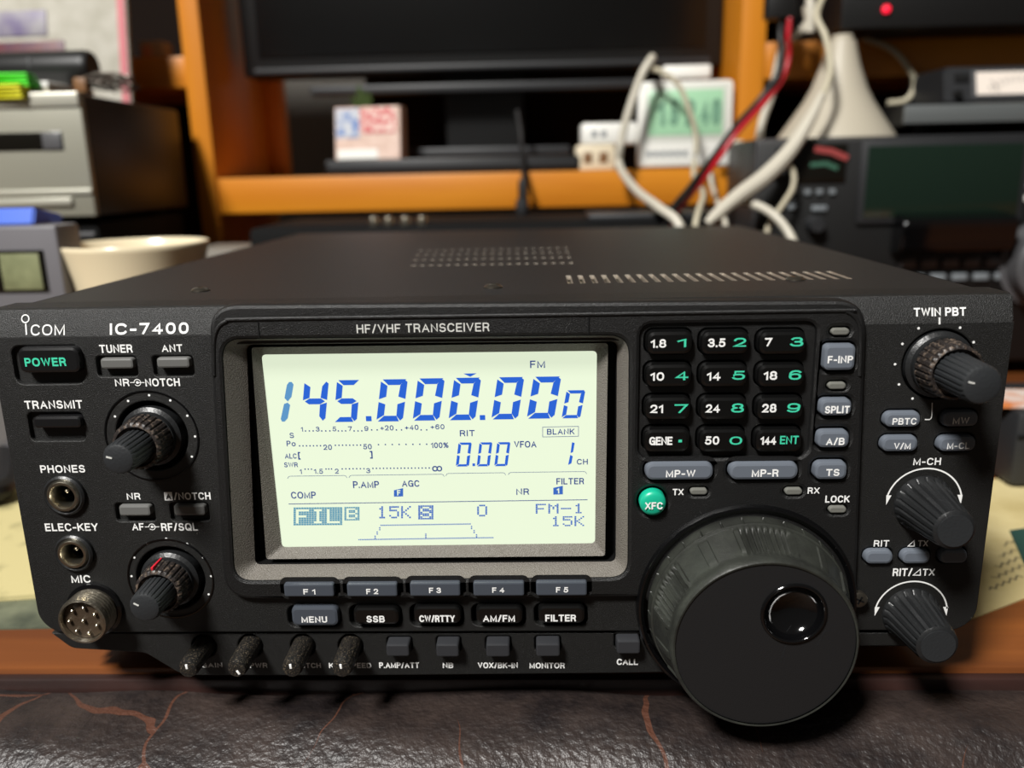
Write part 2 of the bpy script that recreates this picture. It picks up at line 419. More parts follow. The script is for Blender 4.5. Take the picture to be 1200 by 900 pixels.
boxm('desk_top', (0, .52-.5+EY/2, DESK-.0175), (2.2, 1.04-EY, .035), M['deskwood'], desk, .0012)
boxm('edge_strip', (0, EY-.5-.002, DESK-.012), (2.2, .004, .02), M['edgewood'], desk, .0008)
for sx in (-1, 1):
    for yy in (.1, .95):
        boxm('leg', (sx*1.0, yy-.5, (DESK-.035)/2), (.06, .06, DESK-.035), M['deskwood'], desk, .003)
bm = bmesh.new()
prof = [(.0125, -.022), (.0122, -.0075), (.0095, -.0052), (.005, -.0044)]+[(-.002-.034*math.sin(t), -.0380+.034*math.cos(t)) for t in [math.radians(8*k) for k in range(14)]]
pp = [p for p in smooth_path([(0, a, b) for a, b in prof], 4)]
rows = []
nx = 360
for i in range(nx+1):
    x = -1.1+2.2*i/nx
    rows.append([bm.verts.new((x, p.y-.5+.0012*math.sin(x*37+2*p.y*90)+.0008*math.sin(x*93), DESK+p.z+.0007*math.sin(x*61+p.y*140)+.0005*math.sin(x*23-p.y*60))) for p in pp])
for a, b in zip(rows, rows[1:]):
    for k in range(len(pp)-1): bm.faces.new((a[k], a[k+1], b[k+1], b[k]))
finish(bm, 'padded_edge', M['leather'], desk, 60)['label'] = 'cracked dark brown leather roll along the desk edge'

# ------------------------------------------------------------------ the transceiver
TX = thing('transceiver', 'black radio transceiver with glowing display and big tuning knob on the desk', 'radio transceiver')
def mm(v): return v*.001
def PX(pts, Y): return [(at(x, y, Y).x, at(x, y, Y).z) for x, y in pts]
FP = 0.0; BZ = -.0025                                   # front planes of panel and bezel
VB = ZT-.0078                                           # lower border of the leaning top band
def band(z): return FP+max(0, (z-VB))*.28               # the band leans back
def onband(x, z): return (x, band(z)-.00012, z)
# case
top_holes = []
def zpt(px, py, z):
    d = _f + CR*((px-600)/FPX) + CU*((450-py)/FPX); p = CAM + d*((z-CAM.z)/d.z); return p.x, p.y
cz = ZT-.001
for r_, (y, n, xa, xb) in enumerate([(.1085, 19, -.0372, .0265), (.131, 19, -.0395, .0265), (.1535, 19, -.0418, .0265), (.176, 19, -.0435, .0265)]):
    for k in range(n): top_holes.append(circ(xa+(xb-xa)*k/(n-1), y, .00105, 8))
for k in range(23):
    x = .024+k*.00412
    top_holes.append([(x-.0007, .045), (x+.0007, .045), (x+.0007, .066), (x-.0007, .066)])
bm = bmesh.new()
plate(bm, rrect(-.1425, .0145, .1425, .3165, .003), top_holes, 0, .0014, .0002, wall=1)
for v in bm.verts: v.co = Vector((v.co.x, v.co.z, cz-v.co.y))
tc_ = finish(bm, 'top_cover', [M['case'], mat('bare_metal_edge', (176, 166, 152), .4, .6)], TX)
bm = bmesh.new()
box(bm, (0, .163, (ZT-.0045+ZT-.114)/2), (.2828, .306, .1095), .0015)
finish(bm, 'chassis', M['black'], TX)
for sx in (-1, 1): boxm('side_cover', (sx*.1421, .1655, ZT-.0575), (.0012, .302, .113), M['case'], TX, .0004)
boxm('inner_shield', (.0, .13, ZT-.0036), (.26, .21, .0012), M['nickel'], TX)
for px, py in ((235, 341), (578, 337), (932, 328)):
    x, y = zpt(px, py, cz)
    o = lathem('cover_screw', [(.0031, -.001), (.0031, .0003), (.0022, .0011), (.0009, .0013), (.0008, .0006)], (0, 0, 0), M['screw'], TX, 20)
    o.rotation_euler = (-math.pi/2, 0, 0); o.location = (x, y, cz)
for sx in (-1, 1):
    for yy in (.035, .28):
        lathem('foot', [(.0085, .0002), (.0095, .008), (.0095, .009)], (sx*.115, yy, ZT-.125), M['black'], TX, 24, axis='z')

# front panel
PANEL_HOLES = []; BEZEL_HOLES = []
pan = [(-.1435, VB+.0002), (-.1435, ZT-.097), (-.139, ZT-.1018), (.139, ZT-.1018), (.1435, ZT-.097), (.1435, VB+.0002)]
pan = roundpoly(pan, [0, .004, .004, .004, .004, 0])
# bezel outline (one raised frame round display, keys and the dial)
bez = PX([(243, 357.5), (1017, 351.5), (1002.5, 735), (772, 738.5), (757, 700), (262, 703)], BZ)
bez = roundpoly(bez, [.0085, .0085, .004, .004, .003, .0095], 7)
PANEL_HOLES.append(roundpoly(PX([(262, 404), (1001, 397), (990, 725), (785, 727), (768, 690), (285, 692)], 0), .002))

parts_later = []
def button(box_, yf, m, r=.0015, bev=.0006, hole=None, holes=None, txt=None, inkm='white', wt=.19, name='button', label=None, depth=.008, gap=.2, extra=None):
    """a key standing in its own hole of the panel, with its printed legend"""
    ys = FP if holes is PANEL_HOLES else (BZ if holes is BEZEL_HOLES else .002)
    lp = pxquad(*box_, yf, r)
    h = pxquad(*hole, ys, r*1.25) if hole else None
    if h is None:
        cx = sum(p[0] for p in lp)/len(lp); czz = sum(p[1] for p in lp)/len(lp)
        h = offs(ccw(lp), -.00045)
    holes.append(h)
    bm = bmesh.new(); plate(bm, lp, [], yf, depth, bev); o = finish(bm, name, M[m], TX)
    if label: o['label'] = label
    if hole and holes is PANEL_HOLES and name == 'button': platem('button_well', offs(ccw(h), -.0003), [], .0014, .001, M['panel'], o)
    if txt:
        bm = bmesh.new()
        for t in (txt if isinstance(txt, list) else [txt]):
            s, b, w = t[0], t[1], (t[2] if len(t) > 2 else wt)
            if s == '*dot': x, z = at((b[0]+b[2])/2, (b[1]+b[3])/2, yf).x, at((b[0]+b[2])/2, (b[1]+b[3])/2, yf).z; poly(bm, rrect(x-.0005, z-.0004, x+.0005, z+.0004, .0001, 2), flat(yf-.00008)); continue
            pxtext(bm, s, *b, yf-.00008, w, gap)
        finish(bm, 'lettering', M[inkm], o)
    if extra:
        bm = bmesh.new()
        for s, b, w in extra[1]:
            if s == '*dot':
                p = at((b[0]+b[2])/2, (b[1]+b[3])/2, yf); poly(bm, rrect(p.x-.0005, p.z-.0004, p.x+.0005, p.z+.0004, .0001, 2), flat(yf-.00008))
            else: pxtext(bm, s, *b, yf-.00008, w, .16, None, 1 if s == 'ENT' else 1.55)
        finish(bm, 'lettering', M[extra[0]], o)
    return o
H = PANEL_HOLES; B = BEZEL_HOLES
button((21, 407, 93, 437.5), -.0022, 'blackbtn', .002, .0009, (15.5, 405, 97.5, 450), H, ('POWER', (28.8, 419.2, 77.3, 429.3)), 'tealink', .2, label='black power button with teal lettering')
button((117.3, 420, 156, 432.5), -.0012, 'tunegrey', .0009, .0006, (113.3, 417.3, 160.5, 441.3), H, label='grey tuner button')
button((183.2, 419.2, 221.9, 431.5), -.0012, 'tunegrey', .0009, .0006, (179.2, 416.8, 226.7, 440.8), H, label='grey antenna button')
button((38.3, 488.5, 94.7, 502), -.0018, 'blackbtn', .0012, .0007, (33.9, 483.2, 98.7, 516.5), H, label='black transmit button')
button((139.2, 592.5, 176, 605), -.0012, 'tunegrey', .0009, .0006, (135.5, 589.5, 181.3, 611), H, label='grey noise reduction button')
button((203.2, 592, 240, 604.5), -.0012, 'tunegrey', .0009, .0006, (199.5, 589, 244.8, 610.5), H, label='grey auto notch button')
# F keys (in the bezel's foot), mode keys
for s, b, t in (('F 1', (332.5, 684.8, 391.3, 699.6), (355.5, 690.3, 369.5, 696.6)), ('F 2', (406.3, 684.3, 465.5, 699.4), (429.2, 690, 443.2, 696.3)), ('F 3', (480.3, 683.2, 539.4, 699), (502.8, 688.7, 516.8, 695)), ('F 4', (554.5, 682.8, 614.5, 698.8), (576.8, 688.4, 591, 694.6)), ('F 5', (628.2, 682.3, 688, 698.4), (651.6, 688, 665.9, 694.3))):
    button(b, -.0042, 'fkey', .0007, .0005, None, B, (s, t), wt=.2, gap=.1, label='slate grey function button')
for s, b, hb, t, m in (('MENU', (341.3, 711.5, 396.3, 734), (337, 709.5, 399.5, 734.5), (353.3, 722.3, 383.3, 729.6), 'fkey'), ('SSB', (413.8, 712, 467.5, 732.5), (409.5, 708.7, 471.3, 734.3), (429.5, 721.6, 450.8, 729.3), 'key'), ('CW/RTTY', (484.5, 710.5, 540, 731.5), (480.3, 707.8, 543.5, 733.7), (491.3, 721, 533, 728.9), 'key'), ('AM/FM', (557.5, 710.5, 612.5, 731.5), (552.5, 707.5, 616.4, 733.2), (566, 720.7, 603.5, 728.6), 'key'), ('FILTER', (630.5, 710, 685.5, 731), (626, 706.8, 688.7, 732.8), (639, 720.3, 675, 728.2), 'key')):
    button(b, -.0022, m, .0019, .0009, hb, H, (s, t), wt=.2, name='mode_button', label='slate grey menu button' if s == 'MENU' else None)
# keypad
xs = ((757.8, 811.9, 821.5, 878.5, 889.3, 945), (756.5, 811, 820.8, 876.5, 888, 943.5), (755.6, 810, 820, 875.5, 886.8, 942), (754.7, 808.8, 819, 873.8, 885.3, 940.5))
ys_ = ((388, 416), (426.5, 454), (465.2, 492.5), (502.5, 530.5))
leg = [[('1.8', (762.6, 397.6, 780.7, 407.5)), ('1', (793.8, 396.9, 804.2, 406.8)), ('3.5', (829.8, 396.6, 850.1, 406.8)), ('2', (859.8, 395.9, 874.5, 406.4)), ('7', (896.3, 396, 904.7, 406)), ('3', (926.5, 395.2, 941.5, 406))],
       [('10', (762.1, 436.3, 778.3, 446.2)), ('4', (791.6, 435, 806.6, 445.5)), ('14', (828.4, 435.8, 844.3, 446)), ('5', (858.1, 434.6, 873.1, 445)), ('18', (895, 435, 910.8, 445.2)), ('6', (924.5, 433.9, 939, 445))],
       [('21', (762.1, 474.2, 777.1, 484.1)), ('7', (790.4, 473.7, 806.1, 484.1)), ('24', (827.1, 473.7, 843.6, 483.6)), ('8', (856.9, 472.8, 871.9, 483.4)), ('28', (893.1, 473.2, 910, 483.4)), ('9', (922.6, 472.5, 937.8, 483.2))],
       [('GENE', (760.9, 511.9, 788, 521.6)), ('*dot', (795.2, 515, 798.9, 518.4)), ('50', (826.2, 511.2, 842.9, 521.1)), ('0', (854.9, 511.6, 869.7, 521.1)), ('144', (891.2, 511.2, 909.6, 521.1)), ('ENT', (914.1, 510.7, 935.9, 520.4))]]
KP = -.0012                                              # floor of the sunken keypad field
keypad = pxquad(749.5, 379, 952, 536, BZ, .003)
BEZEL_HOLES.append(keypad); KEY_HOLES = []
for r_ in range(4):
    for c_ in range(3):
        b = (xs[r_][2*c_], ys_[r_][0], xs[r_][2*c_+1], ys_[r_][1])
        wl, tl = leg[r_][2*c_], leg[r_][2*c_+1]
        button(b, -.0042, 'key', .0022, .0011, None, KEY_HOLES, (wl[0], wl[1], .2), 'white', extra=('tealink', [(tl[0], tl[1], .17 if tl[0] == 'ENT' else .165)]), name='keypad_key', gap=.14)
platem('keypad_field', offs(ccw(keypad), -.0002), KEY_HOLES, KP, .004, M['bezel'], TX, .0002)
# grey keys beside the keypad
for s, b, t, r in (('F-INP', (965.6, 403.8, 1003, 434.5), (970, 417, 999.5, 425.6), .0016), ('SPLIT', (960.8, 467.9, 998.7, 487.7), (966.8, 475.7, 995.8, 484.4), .0018), ('A/B', (957.9, 505, 995.8, 525.2), (968.2, 513.1, 989.8, 521.6), .0018), ('TS', (954.9, 541.8, 993.2, 562.5), (968.2, 549.6, 983.8, 557.8), .0018), ('MP-W', (756.6, 542.8, 836.3, 563), (780.4, 550.7, 814.9, 559.2), .0022), ('MP-R', (855, 542.6, 935.8, 562.6), (881, 550, 912.4, 558.8), .0022)):
    button(b, -.0042, 'grey', r, .0009, None, B, (s, t), wt=.2, label='grey button')
bm = bmesh.new()
px_ = at(765.2, 589.8, -.004)
lathe(bm, [(.0038, -.007), (.0038, .0006), (.0035, .0012), (.0026, .0016), (.0012, .0018)], (px_.x, -.0032, px_.z), 32)
xfc = finish(bm, 'button', M['teal'], TX, 50); xfc['label'] = 'round teal button'
B.append(circ(px_.x, px_.z, .0044, 32))
bm = bmesh.new(); pxtext(bm, 'XFC', 756, 588.5, 776.6, 597, -.0052, .2); finish(bm, 'lettering', M['white'], xfc)
# LED lenses
for b in ((974.5, 384.8, 995.5, 392.8), (970.5, 448.2, 991.5, 456.2), (809, 572.8, 829, 579.8), (920, 572.2, 940.3, 580), (971.5, 593.6, 992, 601.3)):
    lp = pxquad(*b, BZ-.0004, .0012); B.append(offs(ccw(lp), -.0003))
    platem('indicator_light', lp, [], BZ-.0005, .004, M['led'], TX, .0004)
# right hand keys
for s, b, t in (('PBTC', (1036.7, 483, 1079.5, 501), (1046, 489.9, 1074, 497.7)), ('MW', (1105, 482.3, 1147.2, 500.6), (1116.6, 488.9, 1135.7, 497)), ('V/M', (1033.5, 511.6, 1076.3, 529.7), (1047.7, 519, 1067.2, 526.5)), ('M-CL', (1100, 511.4, 1144.3, 529.5), (1110, 518.5, 1136.4, 526.3)), (None, (1014, 645.5, 1047.1, 661.6), None), (None, (1057.2, 645.3, 1091, 661.4), None), (None, (1102, 644.6, 1134.6, 661), None)):
    button(b, -.0016, 'grey', .0019, .0009, None, H, (s, t) if s else None, wt=.18, label='grey button')
# small square keys along the foot
SUBY = .0012; SUB_HOLES = []
for b in ((452.5, 755.5, 479.5, 769.5), (511, 755.2, 537.7, 770), (569.6, 755, 597.3, 770), (628.2, 754.6, 656.3, 769.6), (722.8, 751, 750.3, 766.5)):
    button(b, -.0028, 'darkgrey', .0008, .0005, None, SUB_HOLES, name='foot_button')

# knobs ------------------------------------------------------------------
def flute(n, d):
    def f(a, h, r): return r-d*max(0, math.sin(a*n))**2
    return f
def C(px, py, Y=0.0): p = at(px, py, Y); return (p.x, Y, p.z)
def dual(px, py, name, label, r_out, h_out, r_in, h_in, mark=None):
    c = C(px, py); PANEL_HOLES.append(circ(c[0], c[2], r_out+(.0032 if r_out < .0076 else .0021), 40))
    o = lathem(name, [(r_out+.0015, -.005), (r_out+.0015, .0006), (r_out+.0004, .0014), (r_out+.0004, h_out*.3)], c, M['knob'], TX, 48)
    o['label'] = label
    f = flute(26, .00055)
    lathem('outer_ring', [(r_out+.0003, .0012), (r_out, h_out*.45), (r_out-.0004, h_out-.0007), (r_out-.001, h_out-.0001), (r_in+.0012, h_out), (r_in+.0008, h_out-.0014)], c, M['dirty'], o, 156, lambda a, h, r: f(a, h, r) if .001 < h < h_out-.0005 and r > r_in+.0014 else r)
    f2 = flute(22, .0004)
    lathem('inner_cap', [(r_in+.0003, h_out-.003), (r_in, h_out+.002), (r_in-.0002, h_in-.0012), (r_in-.0007, h_in-.0003), (r_in-.0014, h_in)], c, M['knobtop'], o, 132, lambda a, h, r: f2(a, h, r) if h < h_in-.0008 else r)
    a = math.radians(98 if mark else 120)
    if mark:
        cx, czz = c[0]+math.cos(a)*(r_out+.0001), c[2]+math.sin(a)*(r_out+.0001)
        boxm('pointer', (cx, -h_out*.55, czz), (.0007, h_out*.72, .0009), M['red'], o, .0001, Matrix.Rotation(-(a-math.pi/2), 3, 'Y'))
    b = math.radians(mark[1] if mark else 165)
    boxm('cap_mark', (c[0]+math.cos(b)*(r_in-.0024), -h_in-.00002, c[2]+math.sin(b)*(r_in-.0024)), (.0004, .0003, .0016), M['dimwhite'], o, 0, Matrix.Rotation(-(b-math.pi/2), 3, 'Y'))
    return c
cNR = dual(178, 511, 'dual_knob', 'noise reduction and notch knob with worn brown ring', .0074, .0102, .0047, .0205)
cAF = dual(200, 678, 'dual_knob', 'volume knob with a red mark on its worn ring', .0074, .0092, .0048, .0178, (1, 150))
cPB = dual(1100, 427, 'dual_knob', 'twin pass band knob with worn brown ring', .0079, .0108, .0054, .0236)
def single(px, py, label, r0, r1, h):
    c = C(px, py); f = flute(20, .0006)
    o = lathem('knob', [(r0+.0006, -.005), (r0+.0006, .001), (r0, .002), (r0-.0004, h*.25), (r1+.0002, h-.0022), (r1-.0002, h-.0007), (r1-.0012, h)], c, M['knob'], TX, 160, lambda a, h_, r: f(a, h_, r) if .0015 < h_ < h-.001 else r)
    o['label'] = label
    lathem('cap_face', [(r1-.0011, h-.0006), (r1-.0012, h+.00015)], c, M['knobtop'], o, 48)
    return c
cMC = single(1082, 590, 'memory channel knob', .0079, .0058, .019)
cRT = single(1067, 719, 'offset tuning knob', .0078, .0060, .0178)
for px, py, ma in ((239, 757.5, 95), (293.5, 757, 300), (355, 757, 95), (411, 757, 95)):
    c = C(px, py, SUBY); SUB_HOLES.append(circ(c[0], c[2], .0040, 24))
    o = lathem('trim_knob', [(.0033, -.004), (.0033, .0015), (.0032, .0085), (.0031, .0110), (.0026, .0124), (.0014, .0128)], c, M['trim'], TX, 60, lambda a, h, r: r-.00018*(math.sin(a*15) > 0) if .0015 < h < .0106 else r)
    a = math.radians(ma)
    boxm('pointer', (c[0]+math.cos(a)*.0011, c[1]-.01265, c[2]+math.sin(a)*.0011), (.0007, .0006, .0015), M['white'], o, .0001, Matrix.Rotation(-(a-math.pi/2), 3, 'Y'))
# jacks and microphone socket
for px, py, s in ((77.3, 579.5, 1.0), (88.5, 646.8, .95)):
    c = C(px, py); PANEL_HOLES.append(circ(c[0], c[2], .0058*s, 36))
    o = lathem('jack', [(.0062*s, .0), (.0062*s, .0011), (.0056*s, .0016), (.0050*s, .0013)], c, M['knob'], TX, 40, cap=False)
    lathem('metal_ring', [(.0051*s, -.001), (.0050*s, .0013), (.0045*s, .0021), (.0038*s, .0021), (.0034*s, .0014), (.0033*s, -.003)], c, M['chrome'], o, 40, cap=False)
    lathem('bore', [(.0034*s, -.0015), (.0032*s, -.007)], c, M['black'], o, 32)
    lathem('contact', [(.0006, -.007), (.0006, .0003), (.0002, .0007)], (c[0]+.0006, c[1], c[2]+.0012), M['chrome'], o, 12)
c = C(112.5, 712.5)
o = lathem('microphone_socket', [(.0086, -.004), (.0086, .0012), (.0076, .0016)], c, M['gloss'], TX, 44, cap=False); o['label'] = 'round metal microphone socket with pins'
lathem('threaded_sleeve', [(.0075, 0)]+[(.0075-(.00025 if k % 2 else 0), .001+k*.0006) for k in range(11)]+[(.0072, .0082), (.0066, .0084), (.0064, .0078), (.0063, .005)], c, M['nickel'], o, 56, cap=False)
lathem('insert', [(.0064, .0048), (.0063, .0066), (.0061, .0068)], c, M['insert'], o, 40)
for k in range(8):
    a = 2*math.pi*k/7+.5; rr_ = .0043 if k < 7 else 0
    lathem('pin', [(.00055, .006), (.00055, .0078), (.0002, .0081)], (c[0]+rr_*math.cos(a), c[1], c[2]+rr_*math.sin(a)), M['chrome'], o, 10)

# tuning dial ------------------------------------------------------------
cD = (.0741, 0, ZT-.0920)
ring = lathem('dial_ring', [(.0326, -.0005), (.0325, .0030), (.0320, .0039), (.0314, .0040), (.0304, .0032), (.0301, .001)], cD, M['gloss'], TX, 96, cap=False)
ring['label'] = 'glossy black ring round the tuning dial'
NR_ = 720
def tyre(a, h, r):
    d = 0
    g_ = ((math.degrees(a)-86) % 72); g_ = g_-72 if g_ > 36 else g_
    if .0088 < h < .0195:
        e = min((h-.0088)/.0012, (.0195-h)/.0012, 1)
        if abs(g_) < 15: d = -.0012*e*(.5+.5*math.cos(g_*2*math.pi/3.4))
        elif abs(g_) < 17.5: d = .0006*e
        elif abs(abs(g_)-36) < 3: d = .0004*e
    if .0042 < h < .0072 and (math.degrees(a) % 12) < .9: d = -.0006
    return r+d
prof = [(.0284, .001), (.0291, .003), (.0293, .0041)]+[(.0293-.00012*k, .0043+.0007*k) for k in range(5)]+[(.0289, .0076), (.0284, .0078)]+[(.0284-.00016*k, .0086+.0006*k) for k in range(19)]+[(.0255, .0205), (.0257, .0217), (.0257, .0228), (.0255, .0239), (.0250, .0245), (.0245, .0244)]
dial = lathem('tuning_knob', prof, cD, M['rubber'], TX, NR_, tyre, cap=False, sharp=50)
dial['label'] = 'large rubber gripped tuning dial'
dm = at(930.6, 719.5, -.0243); hx, hz = dm.x, dm.z
bm = bmesh.new()
plate(bm, circ(cD[0], cD[2], .0246, 96), [circ(hx, hz, .0083, 48)], -.0240, .012, .0002)
fc = finish(bm, 'dial_face', M['face'], dial)
bm = bmesh.new()
lathe(bm, [(.0090, .0001), (.0087, .0006), (.0083, .0007), (.0079, .0003)]+[(.0079*math.cos(t), .0001-.0048*math.sin(t)) for t in [math.pi/2*k/10 for k in range(10)]]+[(.0003, -.0047)], (hx, -.0241, hz), 64)
dp = finish(bm, 'finger_dimple', M['gloss'], dial, 60); dp['label'] = 'glossy black finger dish'
bm = bmesh.new()
for (a, b) in (((915, 776), (921, 756)), ((922, 740), (927, 733)), ((957, 757), (968, 738))):
    p, q_ = at(*a, -.0241), at(*b, -.0241); stroke(bm, [(p.x, p.z), (q_.x, q_.z)], .0001, flat(-.02408))
finish(bm, 'scratch', M['knobtop'], dial)
sc_ = C(1006.5, 702, BZ)
o = lathem('panel_screw', [(.0024, -.001), (.0024, .0006), (.0019, .0009)], sc_, M['screw'], TX, 24)
for k in range(2):
    boxm('cross_slot', (sc_[0], BZ-.00092, sc_[2]), (.0026, .0002, .0005), M['black'], o, 0, Matrix.Rotation(math.radians(25+90*k), 3, 'Y'))

# plates -----------------------------------------------------------------
panel = platem('front_panel', pan, PANEL_HOLES, FP, .013, M['panel'], TX, .0004)
bm = bmesh.new()
x0 = .1435
pr = [(0, VB), (.28*.0072, ZT-.0013), (.28*.0080+.0004, ZT-.0004), (.0036, ZT), (.0145, ZT), (.0145, VB)]
ends = []
for s, in ((-1,), (1,)):
    ends.append([[bm.verts.new((s*(x0-d), FP+y, z)) for y, z in pr] for d in (0,)][0])
for i in range(len(pr)):
    j = (i+1) % len(pr); bm.faces.new((ends[0][i], ends[0][j], ends[1][j], ends[1][i]))
bm.faces.new(ends[0]); bm.faces.new(ends[1][::-1])
bmesh.ops.bevel(bm, geom=[e for e in bm.edges if abs(e.verts[0].co.x-e.verts[1].co.x) < 1e-6 and min(e.verts[0].co.z, e.verts[1].co.z) > VB], offset=.0006, segments=2, affect='EDGES')
finish(bm, 'top_band', M['panel'], TX, 20)
sub = roundpoly(PX([(60, 742), (84, 760), (170, 765), (214, 791.5), (410, 792), (735, 789), (950, 785), (985, 757.5), (1070, 757), (1074, 741)], SUBY), [0, .002, .002, .003, 0, 0, .002, .002, .0015, 0])
subpanel = platem('lower_panel', sub, SUB_HOLES, SUBY, .011, M['panel'], TX, .0004)
win = pxquad(262, 396.5, 737.5, 678, BZ, .0055, 8)          # mouth of the display well
win = roundpoly(PX([(259.5, 398), (737, 393.5), (735.5, 677), (275, 681)], BZ), .0055, 8)
B.append(win)
bezel = platem('bezel', bez, B, BZ, .006, M['bezel'], TX, .0011)
tubem('bezel_ridge', [at(*p, BZ+.0001) for p in ((250.8, 440), (250.5, 405), (252.5, 391), (257.5, 381.5), (266, 376.2), (278, 374.3), (400, 372.3), (640, 369), (975, 364), (990, 365.2), (999, 369), (1005, 376.5), (1008, 388), (1008.5, 402), (1007.3, 440))], .0006, M['bezel'], bezel, 10, 4, (0, 1, 0))
# display well: sloping rim, dark gap, inner frame, lit face
LY = .0062
def loop_ring(bm, l0, y0, l1, y1):
    a = [bm.verts.new((x, y0, z)) for x, z in l0]; b = [bm.verts.new((x, y1, z)) for x, z in l1]
    for i in range(len(a)):
        j = (i+1) % len(a); bm.faces.new((a[i], a[j], b[j], b[i]))
w = ccw(win); w1 = ccw(roundpoly(PX([(289, 404), (723, 400), (721.5, 658), (299, 661.5)], .0034), .002, 8))
bm = bmesh.new(); loop_ring(bm, w, BZ+.0006, w1, .0034); rim = finish(bm, 'display_rim', M['rim'], TX)
w3 = ccw(roundpoly(PX([(306.5, 415.5), (699.5, 411.2), (697.3, 636.5), (330.5, 641)], LY), .0014, 8))
w2 = ccw(roundpoly(PX([(294.5, 407), (712.5, 402), (709, 651.5), (312, 655.2)], .0032), .0010, 8))
bm = bmesh.new(); loop_ring(bm, w1, .0034, w1, .0075); loop_ring(bm, w2, .0075, w2, .0032); finish(bm, 'rim_gap', M['black'], rim)
bm = bmesh.new(); loop_ring(bm, w2, .0032, w3, LY); finish(bm, 'inner_frame', M['rim'], rim)
platem('backing_plate', offs(ccw(bez), .002), [], .0085, .002, M['black'], TX)
lcd = platem('display', [(x, z) for x, z in offs(w3, -.0004)], [], LY+.0002, .001, M['lcd'], TX); lcd['label'] = 'lit pale green display with blue digits'
LQ = LY+.0002-.00012
# ---- display contents
def seg7(bm, x0, y0, x1, y1, on, t=.17, slant=None):
    """slanted seven segment figure inside a box of the frame (left and right at the foot/top)"""
    p = lambda u, v: at(x0+(x1-x0)*u, y1+(y0-y1)*v, LQ)
    a, b, c_, d = p(0, 0), p(1, 0), p(0, 1), p(1, 1)
    w_ = (b.x-a.x); h_ = c_.z-a.z; sl = w_*.22 if slant is None else slant*h_; ww = w_-sl; T = t*ww*1.25; g_ = T*.09
    def P(x, z): return (a.x+x+sl*z/h_, LQ, a.z+z)
    m_ = h_/2
    S_ = dict(
        a=[(g_*2, h_), (ww-g_*2, h_), (ww-T*.9, h_-T*.75), (T*1.0, h_-T*.75)],
        d=[(g_*2, 0), (ww-g_*2-T*.3, 0), (ww-T*.9, T*.75), (T*.9, T*.75)],
        g=[(g_*3, m_), (T*.9, m_+T*.42), (ww-T*.9, m_+T*.42), (ww-g_*3, m_), (ww-T*.9, m_-T*.42), (T*.9, m_-T*.42)],
        f=[(0, h_-g_*3), (T*.9, h_-T*.85), (T*.9, m_+T*.5), (0, m_+g_*2)],
        e=[(0, m_-g_*2), (T*.9, m_-T*.5), (T*.9, T*.85), (0, g_*3)],
        b=[(ww, h_-g_*4), (ww-T*.35, h_-g_*1.0), (ww-T*.85, h_-T*.75), (ww-T*.95, m_+T*.5), (ww, m_+g_*2)],
        c=[(ww, m_-g_*2), (ww-T*.95, m_-T*.5), (ww-T*.9, T*.75), (ww-T*.35, g_), (ww, g_*5)])
    for s in on: poly(bm, S_[s], P)
SEG = {'0': 'abcdef', '1': 'bc', '4': 'fgbc', '5': 'afgcd'}
bm = bmesh.new()
for s, b in (('4', (352.9, 446.8, 389, 494)), ('5', (391, 445.6, 425.6, 494.6)), ('0', (441, 444.7, 480.6, 494)), ('0', (483.5, 443.6, 523.4, 493)), ('0', (525.5, 442.9, 565.5, 492.5)), ('0', (575.7, 442.2, 615.4, 491.6)), ('0', (617.2, 441.6, 658.2, 490.7)), ('0', (658, 457.5, 686, 490.2)), ('0', (534.1, 518.7, 553.8, 546.7)), ('0', (558.6, 518.5, 577.8, 546.5)), ('0', (579.2, 518.3, 598.8, 546.3))):
    seg7(bm, *b, SEG[s], .235 if b[3] < 500 and b[2]-b[0] > 30 else .19)
for b in ((428.8, 487.6, 435.4, 493.6), (562.2, 486.4, 568.6, 492.2), (553.6, 543, 556.8, 546.2)):
    poly(bm, pxquad(*b, LQ, .0001, 2), flat(LQ))
def quadpx(bm, pts): poly(bm, [(at(*p, LQ).x, at(*p, LQ).z) for p in pts], flat(LQ))
quadpx(bm, [(543, 437.8), (558.6, 437.4), (551, 441.5)])
for pts in ([(670.3, 518.3), (673.4, 519), (671.6, 529.6), (668.6, 531)], [(668.2, 533), (671.2, 534.6), (669.6, 543), (665.8, 544.8)]): quadpx(bm, pts)
finish(bm, 'frequency_digits', M['seg'], lcd)
bm = bmesh.new()
for pts in ([(338.8, 447.6), (341.8, 447.6), (344, 450.5), (341.6, 465), (337.2, 470.5), (333.4, 466.5), (336.2, 451)], [(332.8, 473.4), (337, 471.8), (340, 474.5), (337.2, 490), (333.6, 494), (330.4, 494), (329, 491)]): quadpx(bm, pts)
finish(bm, 'leading_digit', M['segpale'], lcd)
bm = bmesh.new()
def T(s, x0, y0, x1, y1, wt=.165): pxtext(bm, s, x0, y0, x1, y1, LQ, wt)
